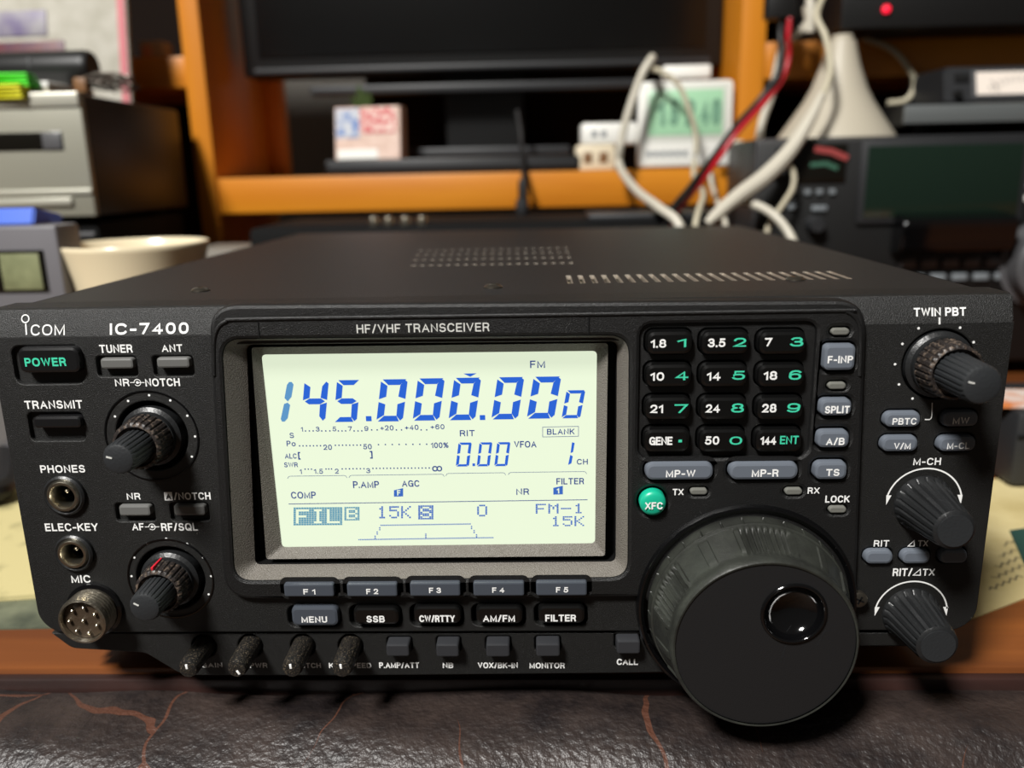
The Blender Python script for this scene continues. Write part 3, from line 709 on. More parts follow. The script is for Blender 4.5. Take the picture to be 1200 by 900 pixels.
for a in [('FM', 621.2, 422.5, 638.7, 431.2), ('RIT', 538.8, 504, 556.3, 511.2), ('BLANK', 641, 502.4, 673.2, 509.2), ('VFOA', 602.5, 516.8, 628.6, 524.5), ('CH', 676, 537.8, 688.8, 544.3), ('100%', 505, 518.4, 525.5, 525), ('+60', 504.5, 497.2, 520.8, 503), ('1', 352.6, 500.2, 355, 505.8), ('3', 370, 500, 374.4, 505.6), ('5', 389.5, 499.8, 394, 505.4), ('7', 407.8, 499.6, 412.4, 505.2), ('9', 427, 499.4, 431.6, 505), ('+20', 445.6, 498.4, 461.1, 504.4), ('+40', 474.4, 497.8, 490.4, 503.8), ('S', 339.3, 507.1, 344.4, 513.3), ('P', 335.8, 516.5, 340.4, 522.9), ('o', 341.6, 516.4, 346.4, 522.9), ('ALC', 333.8, 531.4, 347.6, 537.4), ('[', 349.2, 529.6, 352, 538.6), (']', 433.4, 528.4, 436.6, 537.4), ('SWR', 332.9, 541.8, 348.9, 547.5), ('20', 378.9, 521, 388.9, 527.2), ('50', 425.6, 520.3, 435.6, 526.5), ('1', 351.2, 549.6, 353.6, 555.4), ('1.5', 367.8, 549.4, 378.4, 555.2), ('2', 392.4, 549.2, 396.9, 555), ('3', 429.2, 548.6, 433.8, 554.4), ('~', 506.4, 545, 518.4, 553.4), ('P.AMP', 413.6, 563.8, 444, 571.8), ('AGC', 471, 562.8, 491.4, 570.4), ('COMP', 341, 576.2, 370, 584.2), ('NR', 605, 572.4, 620, 579.8), ('FILTER', 652, 560.2, 684.4, 567.6)]: T(*a)
def L2(pts, t=.00016): stroke(bm, [(at(*p, LQ).x, at(*p, LQ).z) for p in pts], t, flat(LQ))
def dots(xa, xb, y, step, r=.0002):
    n = max(1, round((xb-xa)/step))
    for k in range(n+1):
        p = at(xa+(xb-xa)*k/n, y-(xb-xa)*k/n*.008, LQ); poly(bm, [(p.x-r, p.z-r), (p.x+r, p.z-r), (p.x+r, p.z+r), (p.x-r, p.z+r)], flat(LQ))
for xa, xb in ((358, 367), (377, 386.5), (396.5, 405), (415, 424)): dots(xa, xb, 505, 4.4)
for xa, xb in ((435.5, 442), (464.5, 470.5), (493.5, 500)): dots(xa, xb, 503.8, 6)
dots(351, 375.5, 522.5, 4.2); dots(393, 422.5, 521.8, 4.2); dots(443.5, 500, 521, 8)
dots(357.5, 365, 549.8, 3.6); dots(382, 388.5, 549.6, 3.4); dots(401, 426.5, 549.4, 4.2); dots(437, 503, 548.9, 4.2)
L2([(635.9, 500.4), (677.9, 499.6), (677.9, 511.2), (635.9, 512), (635.9, 500.4)], .00014)
for xa, xb, y in ((337, 406.5, 558), (409, 520.5, 557), (522.5, 592.5, 554.8), (595.7, 687.4, 553.6)):
    L2([(xa, y+2.6), (xa+1.2, y+.6), (xa+3, y), (xb-3, y-(xb-xa)*.012), (xb-1.2, y+.6-(xb-xa)*.012), (xb, y+2.6-(xb-xa)*.012)], .00013)
L2([(338.6, 590.6), (688.2, 585.6)], .00022)
finish(bm, 'indicator_text', M['lcdink'], lcd)
DM = {'F': '11111 10000 10000 11110 10000 10000 10000', 'I': '01110 00100 00100 00100 00100 00100 01110', 'L': '10000 10000 10000 10000 10000 10000 11111', 'B': '11110 10001 10001 11110 10001 10001 11110', '1': '00100 01100 00100 00100 00100 00100 01110', '5': '11111 10000 11110 00001 00001 10001 01110', 'K': '10001 10010 10100 11000 10100 10010 10001', 'S': '01110 10001 10000 01110 00001 10001 01110', '0': '01110 10001 10001 10001 10001 10001 01110', 'M': '10001 11011 10101 10101 10001 10001 10001', '-': '00000 00000 00000 11111 00000 00000 00000'}
def dm(s, x0, y0, x1, y1, inv=False, pad=0):
    n = 6*len(s)-1; cols, rows_ = n+2*pad, 7+2*pad
    on = set()
    for i, ch in enumerate(s):
        for r_, row in enumerate(DM[ch].split()):
            for c_, v in enumerate(row):
                if v == '1': on.add((i*6+c_+pad, r_+pad))
    for c_ in range(cols):
        for r_ in range(rows_):
            if ((c_, r_) in on) != inv:
                u, v = (x1-x0)/cols, (y1-y0)/rows_
                xa, ya = x0+c_*u, y0+r_*v-(c_*u)*.008
                quadpx(bm, [(xa+u*.06, ya+v*.06), (xa+u*.94, ya+v*.06), (xa+u*.94, ya+v*.94), (xa+u*.06, ya+v*.94)])
bm = bmesh.new()
dm('15K', 442, 593.2, 481.6, 607.6); dm('S', 490, 592.2, 508, 608.8, True, 1); dm('0', 559, 591.4, 571, 605.2); dm('FM-1', 627.6, 590.4, 684.2, 602); dm('15K', 645.6, 605, 684.6, 616.8)
def dotline(p, q_, step=1.9, s=.00018):
    n = max(1, round(math.hypot(q_[0]-p[0], q_[1]-p[1])/step))
    for k in range(n+1):
        o_ = at(p[0]+(q_[0]-p[0])*k/n, p[1]+(q_[1]-p[1])*k/n, LQ); poly(bm, [(o_.x-s, o_.z-s), (o_.x+s, o_.z-s), (o_.x+s, o_.z+s), (o_.x-s, o_.z+s)], flat(LQ))
dotline((446.4, 615.6), (551, 614)); dotline((420.6, 632.4), (577.6, 630))
for a in ((445, 618.5), (442, 623.5), (439.6, 628.5), (552.6, 617), (555.6, 621.8), (558.4, 626.8), (499, 627.5)): dotline(a, (a[0], a[1]+2.2), 1.9, .0002)
dotline((499, 625.8), (499, 629.5))
for s, b, t in (('F', (461.6, 573, 472.4, 582), None), ('1', (648.4, 570.2, 659.6, 579.6), None)):
    quadpx(bm, [(b[0], b[3]), (b[2], b[3]-.3), (b[2], b[1]-1), (b[0], b[1]+1.5)])
finish(bm, 'dot_matrix_text', M['dot'], lcd)
bm = bmesh.new(); dm('FIL', 343.8, 594.6, 401.2, 615.8, True, 1); dm('B', 403.4, 594, 421.4, 610, True, 1)
finish(bm, 'highlighted_field', M['dotpale'], lcd)
bm = bmesh.new()
pxtext(bm, 'F', 465.3, 574.3, 469.3, 580.6, LQ-.0001, .2); finish(bm, 'reversed_figure', M['lcd'], lcd)
bm = bmesh.new(); pxtext(bm, '1', 652.6, 571.8, 655.4, 578.2, LQ-.0001, .22)
finish(bm, 'reversed_figure', M['lcd'], lcd)

# printed legends -------------------------------------------------------
bm = bmesh.new(); F = FP-.00012; LEG = []
def T(s, x0, y0, x1, y1, wt=.18, P=None, Y=F, m='white'):
    b2 = bmesh.new(); pxtext(b2, s, x0, y0, x1, y1, Y, wt, .2, P); LEG.append(finish(b2, 'legend', M[m]))
def settle(parent):
    for o_ in LEG: o_.parent = parent
    LEG.clear()
for a in [('TUNER', 116.5, 403.8, 155.2, 413.5), ('ANT', 189.5, 403.6, 213.7, 412.4), ('NR', 134.7, 443.9, 151.5, 452.6), ('NOTCH', 170.1, 443.4, 210.7, 452.7), ('TRANSMIT', 28.8, 469.3, 96.5, 478.9), ('PHONES', 47.2, 545.1, 99.5, 554), ('ELEC-KEY', 52.8, 613.2, 114.7, 622.3), ('MIC', 83.5, 674, 105.9, 682.9), ('NR', 148.5, 577.7, 164.5, 585.5), ('/NOTCH', 203.6, 577.1, 246.7, 585.6), ('AF', 154.7, 613.1, 168.5, 621.5), ('RF/SQL', 188.8, 613, 231.5, 622), ('M-CH', 1070.4, 536.6, 1102.7, 545), ('RIT', 1024, 633, 1041.9, 640.5), ('TX', 1075.7, 633, 1087.6, 640.4), ('RIT/', 1046.2, 666, 1069, 675), ('TX', 1081.2, 666.4, 1095.4, 674.6)]: T(*a)
def tri(x0, y0, x1, y1): L3([(x0, y1), (x1, y1), (x1, y0), (x0, y1)], .0003)
def L3(pts, t=.0003): stroke(bm, [(at(*p, F).x, at(*p, F).z) for p in pts], t, flat(F))
tri(1064, 633.5, 1071.3, 640); tri(1070, 667, 1078.5, 674)
for cx, cy in ((161, 448.3), (178.2, 617.4)):
    ctr = at(cx, cy, F)
    stroke(bm, [(ctr.x+.00095*math.cos(a), ctr.z+.00095*math.sin(a)) for a in [math.radians(k*15) for k in range(25)]][-10:]+[(ctr.x+.00095*math.cos(math.radians(k*15)), ctr.z+.00095*math.sin(math.radians(k*15))) for k in range(1, 13)], .00022, flat(F))
    disc(bm, ctr.x, ctr.z, .00042, flat(F))
    L3([(cx-8, cy), (cx-4.5, cy)], .00022); L3([(cx+1.5, cy), (cx+8, cy)], .00022)
for pts in (((150.1, 469.9), (174.7, 463.2), (199.5, 469.3), (219.5, 487.2), (228.5, 511.5), (224.8, 535.2), (134.7, 488)), ((157.3, 653.3), (172, 637.3), (194.7, 631.2), (219.2, 637.3), (238.1, 653.3), (247.5, 675.2), (244.5, 696.5), (154.1, 675.2)), ((1076.5, 384.7), (1125.2, 384), (1057.5, 403), (1141, 401), (1048.9, 426.8), (1053.5, 450.5), (1069.4, 467))):
    for p in pts: o_ = at(*p, F); disc(bm, o_.x, o_.z, .00036, flat(F))
L3([(1101, 373), (1101, 379)], .0005)
L3([(1092.4, 472.5), (1092, 487), (1091.2, 490.2), (1089.5, 491.6), (1084.4, 491.6)], .00028)
for c_, r_, a0, a1 in ((cMC, .0108, 12, 168), (cRT, .0107, 10, 170)):
    pts = [(c_[0]+r_*math.cos(math.radians(a0+(a1-a0)*k/30)), c_[2]+r_*math.sin(math.radians(a0+(a1-a0)*k/30))) for k in range(31)]
    stroke(bm, pts, .00045, flat(F))
    for e, s in ((pts[0], 1), (pts[-1], -1)):
        poly(bm, [(e[0]-s*.0012, e[1]+.0004), (e[0]+s*.0003, e[1]+.0004), (e[0]+s*.0001, e[1]-.0026)], flat(F))
# white square with a dark A
poly(bm, pxquad(192.4, 576.6, 202, 586.6, F, .0001, 2), flat(F))
finish(bm, 'scale_marks', M['white'], panel)
T('A', 194.4, 578.2, 200.2, 585.2, .2, Y=F-.00012, m='panel'); settle(panel)
bm = bmesh.new()
tb = [o for o in TX.children if o.name.startswith('top_band')][0]
Pb = lambda x, z: onband(x, z)
T('IC-7400', 129.9, 378.2, 222.1, 391, .2, Pb, .001); T('TWIN PBT', 1070.4, 360.4, 1131.5, 370, .19, Pb, .001)
T('COM', 37.5, 380, 77.3, 392.2, .13, Pb, .001)
p0, p1 = at(31.3, 392.2, .0002), at(31.3, 380, .0013); stroke(bm, [(p0.x, p0.z+.0002), (p1.x, p1.z)], .0004, Pb)
rc = at(31.4, 373, .002); stroke(bm, [(rc.x+.00105*math.cos(2*math.pi*k/24), rc.z+.00105*math.sin(2*math.pi*k/24)) for k in range(25)], .00032, Pb)
finish(bm, 'logo_ring', M['white'], tb); settle(tb)
bm = bmesh.new(); FB = BZ-.00012
strip = PX([(303, 373.5), (690, 370.2), (690, 392), (303, 396)], BZ)
for (a, b) in (((303, 373), (303, 395.5)), ((690, 369.5), (690, 392))):
    p, q_ = at(*a, BZ), at(*b, BZ); boxm('strip_joint', ((p.x+q_.x)/2, BZ-.00002, (p.z+q_.z)/2), (.0003, .0004, abs(p.z-q_.z)), M['black'], bezel)
T('HF/VHF TRANSCEIVER', 417.8, 379.2, 573.5, 389.4, .15, None, FB, 'dimwhite')
for a in [('TX', 788.3, 572.8, 801, 580.3), ('RX', 946.5, 571.1, 960.4, 578.6), ('LOCK', 967.1, 580.7, 995.6, 588.9)]: T(*a, .19, None, FB)
settle(bezel)
FS = SUBY-.00012
for a in [('MIC GAIN', 214, 776.7, 260.5, 782.2), ('RF PWR', 277.5, 776.8, 313.3, 782.6), ('CW PITCH', 333, 776.9, 376, 782.8), ('KEY SPEED', 385.5, 776.8, 435, 782.8), ('P.AMP/ATT', 444.3, 776.2, 491.3, 782.8), ('NB', 518.8, 776.4, 531.1, 782.9), ('VOX/BK-IN', 560, 776.3, 606.8, 783), ('MONITOR', 620.5, 776.6, 661.8, 783.2), ('CALL', 722.8, 772, 747.6, 779.2)]: T(*a, .19, None, FS)
settle(subpanel)
# grooves round the dual knobs
for c_, r_ in ((cNR, .0137), (cAF, .0131)):
    lathem('knob_ring', [(r_+.0003, -.0002), (r_+.0002, .0003), (r_-.0002, .0003), (r_-.0003, -.0002)], c_, M['gloss'], panel, 72, cap=False)

# ------------------------------------------------------------------ things behind and beside the transceiver
M.update(
    silver=mat('silver_front', (150, 148, 134), .4, .25), silver2=mat('silver_trim', (182, 180, 166), .35, .3),
    darkside=mat('dark_brown_case', (38, 29, 24), .45), bblack=mat('black_case', (14, 14, 14), .45), bblack2=mat('black_matte', (9, 9, 9), .8, spec=.2),
    charcoal=mat('charcoal_case', (36, 37, 39), .5), gunmetal=mat('grey_case', (88, 88, 90), .45, .2), slabgrey=mat('slab_grey', (104, 108, 108), .4, .3),
    window=mat('dark_window', (20, 18, 14), .15), smoke=mat('smoked_screen', (22, 36, 28), .12, coat=.3),
    wplastic=mat('white_plastic', (232, 231, 224), .45), beige=mat('beige_plastic', (218, 204, 176), .5), cream=mat('cream_ceramic', (226, 212, 180), .25, coat=.4),
    cable=mat('white_cable', (198, 192, 176), .5), cableb=mat('black_cable', (14, 13, 13), .5), cabler=mat('red_cable', (178, 16, 34), .45), cablec=mat('cream_cable', (186, 178, 154), .5),
    paper=mat('paper', (208, 202, 180), .8), calpaper=mat('calendar_paper', (188, 184, 172), .8, rgb2=(170, 166, 152), nscale=60), pink=mat('pink_edge', (200, 120, 125), .7),
    photo1=mat('photo_red_brown', (104, 44, 36), .5, rgb2=(60, 40, 70), nscale=40), photo2=mat('photo_violet', (110, 100, 130), .5, rgb2=(150, 146, 150), nscale=50),
    photo3=mat('photo_blue', (24, 50, 130), .5), green=mat('highlight_green', (70, 220, 40), .6), yellow=mat('highlight_yellow', (226, 222, 20), .6),
    lcdoff=mat('unlit_lcd', (134, 138, 104), .3, rgb2=(112, 116, 86), nscale=90), lcdgreen=mat('clock_lcd', (160, 206, 168), .3), lcdfig=mat('clock_figures', (108, 150, 124), .4),
    blue=mat('blue_plastic', (40, 90, 200), .4), brownw=mat('small_wood', (120, 84, 50), .5), metalw=mat('wire', (120, 112, 104), .35, .8),
    printmag=mat('printed_sheet', (196, 184, 132), .7, rgb2=(146, 138, 96), nscale=45, blend=(.48, .62)), mapsheet=mat('grey_green_sheet', (120, 124, 100), .6, rgb2=(60, 66, 54), nscale=40),
    creamsheet=mat('cream_sheet', (214, 198, 146), .7, rgb2=(190, 172, 118), nscale=30), tealsheet=mat('dark_green_print', (40, 74, 66), .5),
    pinkcard=mat('pink_card', (206, 176, 160), .7, rgb2=(222, 196, 182), nscale=160), bluecard=mat('blue_print', (96, 126, 180), .6, rgb2=(206, 206, 204), nscale=170), redcard=mat('red_print', (196, 78, 84), .6, rgb2=(222, 196, 184), nscale=190, blend=(.42, .56)),
    leaf=mat('leaf_green', (84, 104, 52), .6), meter=mat('meter_scale', (238, 226, 214), .5), redled=mat('red_led', (255, 30, 60), .3, emit=1.6), dimlabel=mat('grey_legend', (120, 126, 130), .6),
    meterred=mat('meter_red', (150, 60, 58), .6), metergreen=mat('meter_green', (52, 96, 76), .6), cone=mat('white_horn', (182, 174, 156), .5),
    rackback=mat('bay_shade_black', (20, 13, 9), .85, spec=.1), rainbow=mat('rainbow_card', (230, 226, 220), .4, rgb2=(220, 130, 70), nscale=70),  # near-black colour stands in for deep shade in the rack bays
)
def spot(px, py, Y): return at(px, py, Y)
def span(x0, x1, py, Y): return at(x1, py, Y).x-at(x0, py, Y).x
def rise(px, y0, y1, Y): return at(px, y0, Y).z-at(px, y1, Y).z
def shape(name, prof, x0, x1, m, parent, bev=0):
    """closed outline in y-z pushed along x"""
    bm = bmesh.new(); e = [[bm.verts.new((x, y, z)) for y, z in prof] for x in (x0, x1)]
    for i in range(len(prof)): j = (i+1) % len(prof); bm.faces.new((e[0][i], e[0][j], e[1][j], e[1][i]))
    bm.faces.new(e[0]); bm.faces.new(e[1][::-1])
    if bev: bmesh.ops.bevel(bm, geom=bm.edges[:], offset=bev, segments=2, affect='EDGES')
    return finish(bm, name, m, parent)

# wooden rack standing on the desk
RY = .50; ZS = at(400, 206, RY).z
rack = thing('wooden_rack', 'orange wooden rack with uprights and shelves behind the transceiver', 'rack', (0, RY, DESK))
def rb(name, xa, xb, ya, yb, za, zb, m, bev=.0012): return boxm(name, ((xa+xb)/2, (ya+yb)/2-RY, (za+zb)/2-DESK), (xb-xa, yb-ya, zb-za), m, rack, bev)
xl0, xl1 = at(229, 200, RY).x, at(252, 200, RY).x; xr0, xr1 = at(862, 200, RY).x, at(890, 200, RY).x
ztop = DESK+.62
rb('upright', xl0, xl1, RY, RY+.17, DESK, ztop, M['rackwood_up']); rb('upright', xr0, xr1, RY, RY+.17, DESK, ztop, M['rackwood_up'])
xo0, xo1 = xl0-.36, xr1+.40
rb('upright', xo0-.02, xo0, RY, RY+.17, DESK, ztop, M['rackwood_up']); rb('upright', xo1, xo1+.02, RY, RY+.17, DESK, ztop, M['rackwood_up'])
rb('shelf_board', xl1, xr0, RY+.002, RY+.165, at(500, 246, RY).z, ZS, M['rackwood'])
zrU = at(1000, 46, RY).z; zrD = at(1000, 90, RY).z
rb('shelf_board', xr1, xo1, RY+.002, RY+.165, zrD, zrU, M['rackwood'])
zrL = at(980, 159, RY).z
zlU = at(190, 66, RY).z; zlD = at(190, 103, RY).z
rb('shelf_board', xo0, xl0, RY+.002, RY+.165, zlD, zlU, M['rackwood'])
rb('added_shade_panel', xo0, xl0, RY+.165, RY+.17, DESK, ztop, M['rackback'], 0); rb('added_shade_panel', xr1, xo1, RY+.165, RY+.17, DESK, ztop, M['rackback'], 0)  # added dark sheets that stand in for darkness in the outer bays
rb('added_shade_panel', at(430, 150, .66).x, xr0, RY+.165, RY+.17, ZS, ztop, M['rackback'], 0)  # added dark sheet that blacks out the view beside the monitor neck
rb('rear_post', at(302, 150, .66).x, at(334, 150, .66).x, .655, .675, ZS, ztop, M['rackwood_up'])

# monitor on the shelf
Ym = .56
t = thing('computer_monitor', 'large black monitor standing switched off on the wooden shelf', 'monitor', (at(563, 90, Ym).x, Ym, ZS+.0004))
wm = span(281, 846, 60, Ym); zb = at(560, 84, Ym).z-ZS; hh = .34
boxm('screen_housing', (0, .0215, zb+hh/2), (wm, .035, hh), M['bblack'], t, .003)
boxm('screen', (0, .0035, zb+.014+(hh-.03)/2), (wm-.03, .002, hh-.034), mat('dark_screen', (10, 10, 10), .3), t, .0005)
boxm('lower_ledge', (.0, .0035, zb+.0045), (wm-.02, .005, .005), M['charcoal'], t, .0012)
zr_ = at(560, 101, Ym).z-ZS
boxm('cross_bar', (-.008, .02, zr_), (.30, .02, .008), M['charcoal'], t, .002)
shape('neck', [(.05, .012), (.075, .012), (.075, zb+.06), (.04, zb+.06), (.032, zb-.004)], -.037, .037, M['bblack'], t, .003)
boxm('base', (.006, .045, .0135+.0045), (span(482, 672, 170, Ym), .1, .009), M['charcoal'], t, .002)
boxm('base_foot', (.006, .045, .0068), (.12, .08, .0136), M['bblack'], t, .002)

# flat black player box on the shelf edge
Yb = .507; 
t = thing('set_top_box', 'flat black box lying on the shelf edge below the monitor', 'box', (at(530, 200, Yb).x, Yb, ZS))
wb = span(381, 680, 198, Yb); hb = .0125
boxm('casing', (0, .0125, hb/2+.0005), (wb, .024, hb), M['bblack'], t, .0015)
boxm('front_strip', (0, -.0003, hb*.55), (wb-.006, .0012, hb*.5), M['charcoal'], t, .0003)
for sx in (-1, 1): boxm('foot', (sx*wb*.42, .012, .0006), (.008, .008, .0012), M['bblack2'], t)

# little picture card box with a leaf
Yc = .512
t = thing('card_box', 'small pink card box printed with blue and red flowers on the flat black box', 'card box', (at(430, 187, Yc).x, Yc+.004, ZS+.0132), -.12)
wc = span(395, 474, 160, Yc); hc = rise(430, 124, 187, Yc)
shape('box_body', [(0, 0), (.022, 0), (.026, hc), (.006, hc)], -wc/2, wc/2, M['pinkcard'], t, .0006)
def patch(name, x0, x1, z0, z1, m, d=.0006):
    return shape(name, [(.006*z0/hc-d, z0), (.006*z0/hc+.0001, z0), (.006*z1/hc+.0001, z1), (.006*z1/hc-d, z1)], x0, x1, m, t)
patch('blue_print', -wc*.48, -wc*.12, hc*.42, hc*.97, M['bluecard']); patch('red_print', -wc*.1, wc*.44, hc*.5, hc*.97, M['redcard']); patch('white_label', -wc*.46, wc*.16, hc*.02, hc*.2, M['wplastic'], .0009)
bm = bmesh.new()
for k, (a, l) in enumerate(((-.5, .018), (-.1, .026), (.35, .02), (.1, .02))):
    vs = [bm.verts.new((-.004+math.sin(a)*l*u+s*.0042*math.sin(math.pi*min(1, u*1.05)), .008+.002*k-.004*u, hc-.006+math.cos(a)*l*u)) for u, s in ((0, 0), (.3, 1), (.65, 1), (1, 0), (.65, -1), (.3, -1))]
    bm.faces.new(vs)
r_ = bmesh.ops.solidify(bm, geom=bm.faces[:], thickness=.0004)
finish(bm, 'leaf_sprig', M['leaf'], t)

# white wall taps and thermometer clock
Yt = .508
t = thing('power_tap', 'beige two-slot power tap under a white adapter on the shelf', 'power tap', (at(698, 195, Yt).x, Yt, ZS))
w_ = span(676, 722, 182, Yt); h_ = rise(698, 167, 197, Yt)
boxm('tap_body', (0, .0125, h_/2), (w_, .025, h_), M['beige'], t, .002)
for sx in (-1, 1): boxm('slot', (sx*w_*.2, -.0001, h_*.5), (w_*.22, .0008, h_*.42), M['brownw'], t, .0002)
zt = h_
t = thing('power_adapter', 'white adapter block resting on the beige power tap', 'adapter', (at(714, 160, Yt).x, Yt+.001, ZS+zt))
w_ = span(684, 750, 155, Yt); h_ = rise(714, 141, 167, Yt)
boxm('adapter_body', (0, .0135, h_/2), (w_, .027, h_), M['wplastic'], t, .003)
for k in (-1, 1): boxm('mark', (-w_*.18+k*.004, -.0001, h_*.5), (.0045, .0006, .005), M['dimlabel'], t, .0002)
Yk = .495
t = thing('thermometer_clock', 'white digital thermometer clock with green display at the shelf end', 'clock', (at(803, 204, Yk).x, Yk+.006, ZS+.0012), -.06)
w_ = span(750, 862, 150, Yk); h_ = rise(805, 101, 204, Yk)
boxm('support', (0, .018, h_*.16), (w_*.4, .02, h_*.32), M['wplastic'], t, .002)
def lean(name, x, z, w, h, y, th, m, bev=.0003):
    o = boxm(name, (x, y-th/2, z), (w, th, h), m, t, bev); o.rotation_euler = (-.05, 0, .0); return o
lean('case', 0, h_/2, w_, h_, .012, .012, M['wplastic'], .004)
lean('bezel_edge', 0, h_*.63, w_*.9, h_*.66, .0003, .0006, mat('clock_bezel', (206, 208, 198), .5))
lean('display', 0, h_*.63, w_*.78, h_*.52, -.0002, .0006, M['lcdgreen'])
bm = bmesh.new()
for x, s in ((-.26, '1'), (-.12, '5'), (.05, '2'), (.2, '4'), (.32, '0')):
    text(bm, s, w_*(x-.05), h_*.48, w_*(x+.05), h_*.78, flat(-.0011), .2)
o = finish(bm, 'figures', M['lcdfig'], t); o.rotation_euler = (-.05, 0, 0)
bm = bmesh.new(); 
for k in range(6): poly(bm, rrect(-w_*.4+k*w_*.075, h_*.13, -w_*.4+k*w_*.075+w_*.055, h_*.19, .0002, 2), flat(-.0002))
o = finish(bm, 'legend', M['dimlabel'], t); o.rotation_euler = (-.05, 0, 0)

# black box under the bright terminals, also put in to fill the dark below the shelf
Yp = .36
t = thing('power_supply', 'black power supply box filling the dark gap behind the transceiver, four bright terminals on top', 'power supply', (at(560, 255, Yp).x, Yp, DESK))
hp = at(560, 262, Yp).z-DESK
boxm('supply_case', (0, .065, hp/2), (span(300, 850, 258, Yp), .125, hp-.001), M['bblack2'], t, .004)
for x in (434, 452, 472, 492):
    lathem('terminal', [(.0034, 0), (.0036, .0035), (.0030, .0055), (.0015, .0062)], (at(x, 262, Yp).x-at(560, 255, Yp).x, .012, hp-.0005), M['chrome'], t, 20, axis='z')
boxm('lid_strip', (at(770, 258, Yp).x-at(560, 255, Yp).x, .03, hp+.002), (span(690, 850, 258, Yp), .05, .005), M['charcoal'], t, .0015)

# black plug cord hanging from the shelf
Yq = .48
t = thing('hanging_cord', 'black cord hanging over the shelf front with a grey plug', 'cord', (0, 0, 0))
tubem('cord', [at(606, 130, .53), at(611, 165, .515), (at(613, 195, .495)), at(614, 215, Yq), at(613, 240, Yq)], .0022, M['cableb'], t)
p = at(612, 243, Yq)
lathem('plug', [(.002, .008), (.0052, .006), (.0058, 0), (.0052, -.006), (.002, -.010)], tuple(p), M['charcoal'], t, 20, axis='z')
p = at(613, 227, Yq)
lathem('sleeve', [(.003, .012), (.0042, .008), (.0044, -.01)], tuple(p), M['cableb'], t, 16, axis='z')

# cables
def cable(name, label, pts, r, m, cat='cable', group=None):
    o = tubem(name, [at(*p) for p in pts], r, m); tag(o, label, cat, group); return o
cable('white_cable', 'thick white cable looping down before the thermometer clock to behind the transceiver', [(760, 74, .49), (764, 68, .482), (752, 88, .478), (737, 130, .476), (727, 170, .475), (726, 195, .472), (745, 222, .40), (772, 243, .350), (795, 262, .333), (803, 300, .327)], .0032, M['cable'])
cable('cream_cable', 'thin cream cable hanging across the thermometer clock face', [(762, 80, .486), (775, 84, .48), (795, 100, .478), (808, 130, .476), (816, 165, .475), (813, 205, .46), (824, 226, .378), (819, 246, .347), (815, 264, .337), (813, 300, .331)], .0021, M['cablec'])
cable('grey_cable', 'pale cable hanging beside the clock to the desk', [(832, 190, .492), (834, 215, .48), (842, 240, .41), (850, 262, .348), (850, 300, .336)], .0019, M['cable'])
o = boxm('white_bar_plug', (0, 0, 0), (span(776, 832, 84, .53), .014, rise(800, 77, 93, .53)), M['wplastic'], None, .002)
o.location = at(804, 85, .53); o.rotation_euler = (0, 0, -.05)
tag(o, 'white bar shaped plug against the lower edge of the black monitor', 'plug')
t = thing('power_lead', 'twisted red and black power lead running down from the black connector', 'power lead')
tw = [(924, 14, .455), (921, 42, .45), (922, 64, .45), (914, 92, .445), (893, 120, .44), (866, 150, .43), (838, 188, .42), (812, 222, .38), (790, 250, .353), (778, 285, .350)]
tubem('red_wire', [at(x+(2.5 if i < 4 else 0), y+(3 if i > 3 else 0), Y-.0035*math.cos(i*1.25)) for i, (x, y, Y) in enumerate(tw)], .0021, M['cabler'], t)
tubem('black_wire', [at(x-7 if i < 3 else x-4, y-2 if i > 2 else y, Y+.0035*math.cos(i*1.25)) for i, (x, y, Y) in enumerate(tw)], .0022, M['cableb'], t)
bm = bmesh.new(); p = at(914, 8, .455); box(bm, (p.x, p.y, p.z+.006), (.022, .014, .030), .002); finish(bm, 'connector', M['cableb'], t)
cable('white_cable', 'thin cream cable falling from the upper shelf past the horn into the thick sheathed one', [(968, -12, .435), (957, 18, .425), (968, 45, .415), (973, 85, .402), (961, 120, .394)], .0024, M['cablec'])
cable('white_cable', 'thick white sheathed cable in front of the old wide transceiver, nearest the clock', [(964, 110, .395), (950, 138, .390), (926, 176, .384), (897, 206, .376), (866, 229, .366), (842, 249, .356), (828, 262, .352)], lambda u: .0025+.0032*max(0, math.sin(u*math.pi)), M['cable'])
cable('white_cable', 'white cable arching over and down beside the knob of the wide transceiver', [(842, 246, .37), (862, 236, .376), (890, 242, .37), (910, 255, .36), (926, 276, .352), (934, 300, .342)], .0030, M['cable'])
cable('cream_cable', 'thin cream cable looping back in front of the dim meter window', [(905, 196, .390), (918, 190, .388), (929, 200, .386), (929, 220, .383), (915, 243, .379), (902, 262, .376), (895, 290, .372)], .0019, M['cablec'])
cable('white_cable', 'short white cable along the orange upright beside the red and black lead', [(944, 8, .47), (946, 28, .468), (922, 48, .465), (914, 66, .466), (904, 110, .466), (893, 142, .466), (888, 175, .46)], .0031, M['cable'])
cable('white_cable', 'white cable hanging straight down from the black upper device edge', [(948, -20, .468), (950, 10, .463), (949, 38, .462)], .0035, M['cable'])
cable('grey_cable', 'thin cream cable looping out behind the white horn', [(990, 40, .52), (1015, 46, .50), (1045, 58, .49), (1066, 82, .49), (1072, 100, .49), (1062, 117, .49), (1040, 121, .492)], .0022, M['cablec'])
cable('grey_cable', 'pale cable bending round the orange upright above the shelf end', [(838, 182, .485), (858, 168, .48), (876, 170, .478), (884, 176, .477)], .0022, M['cable'])

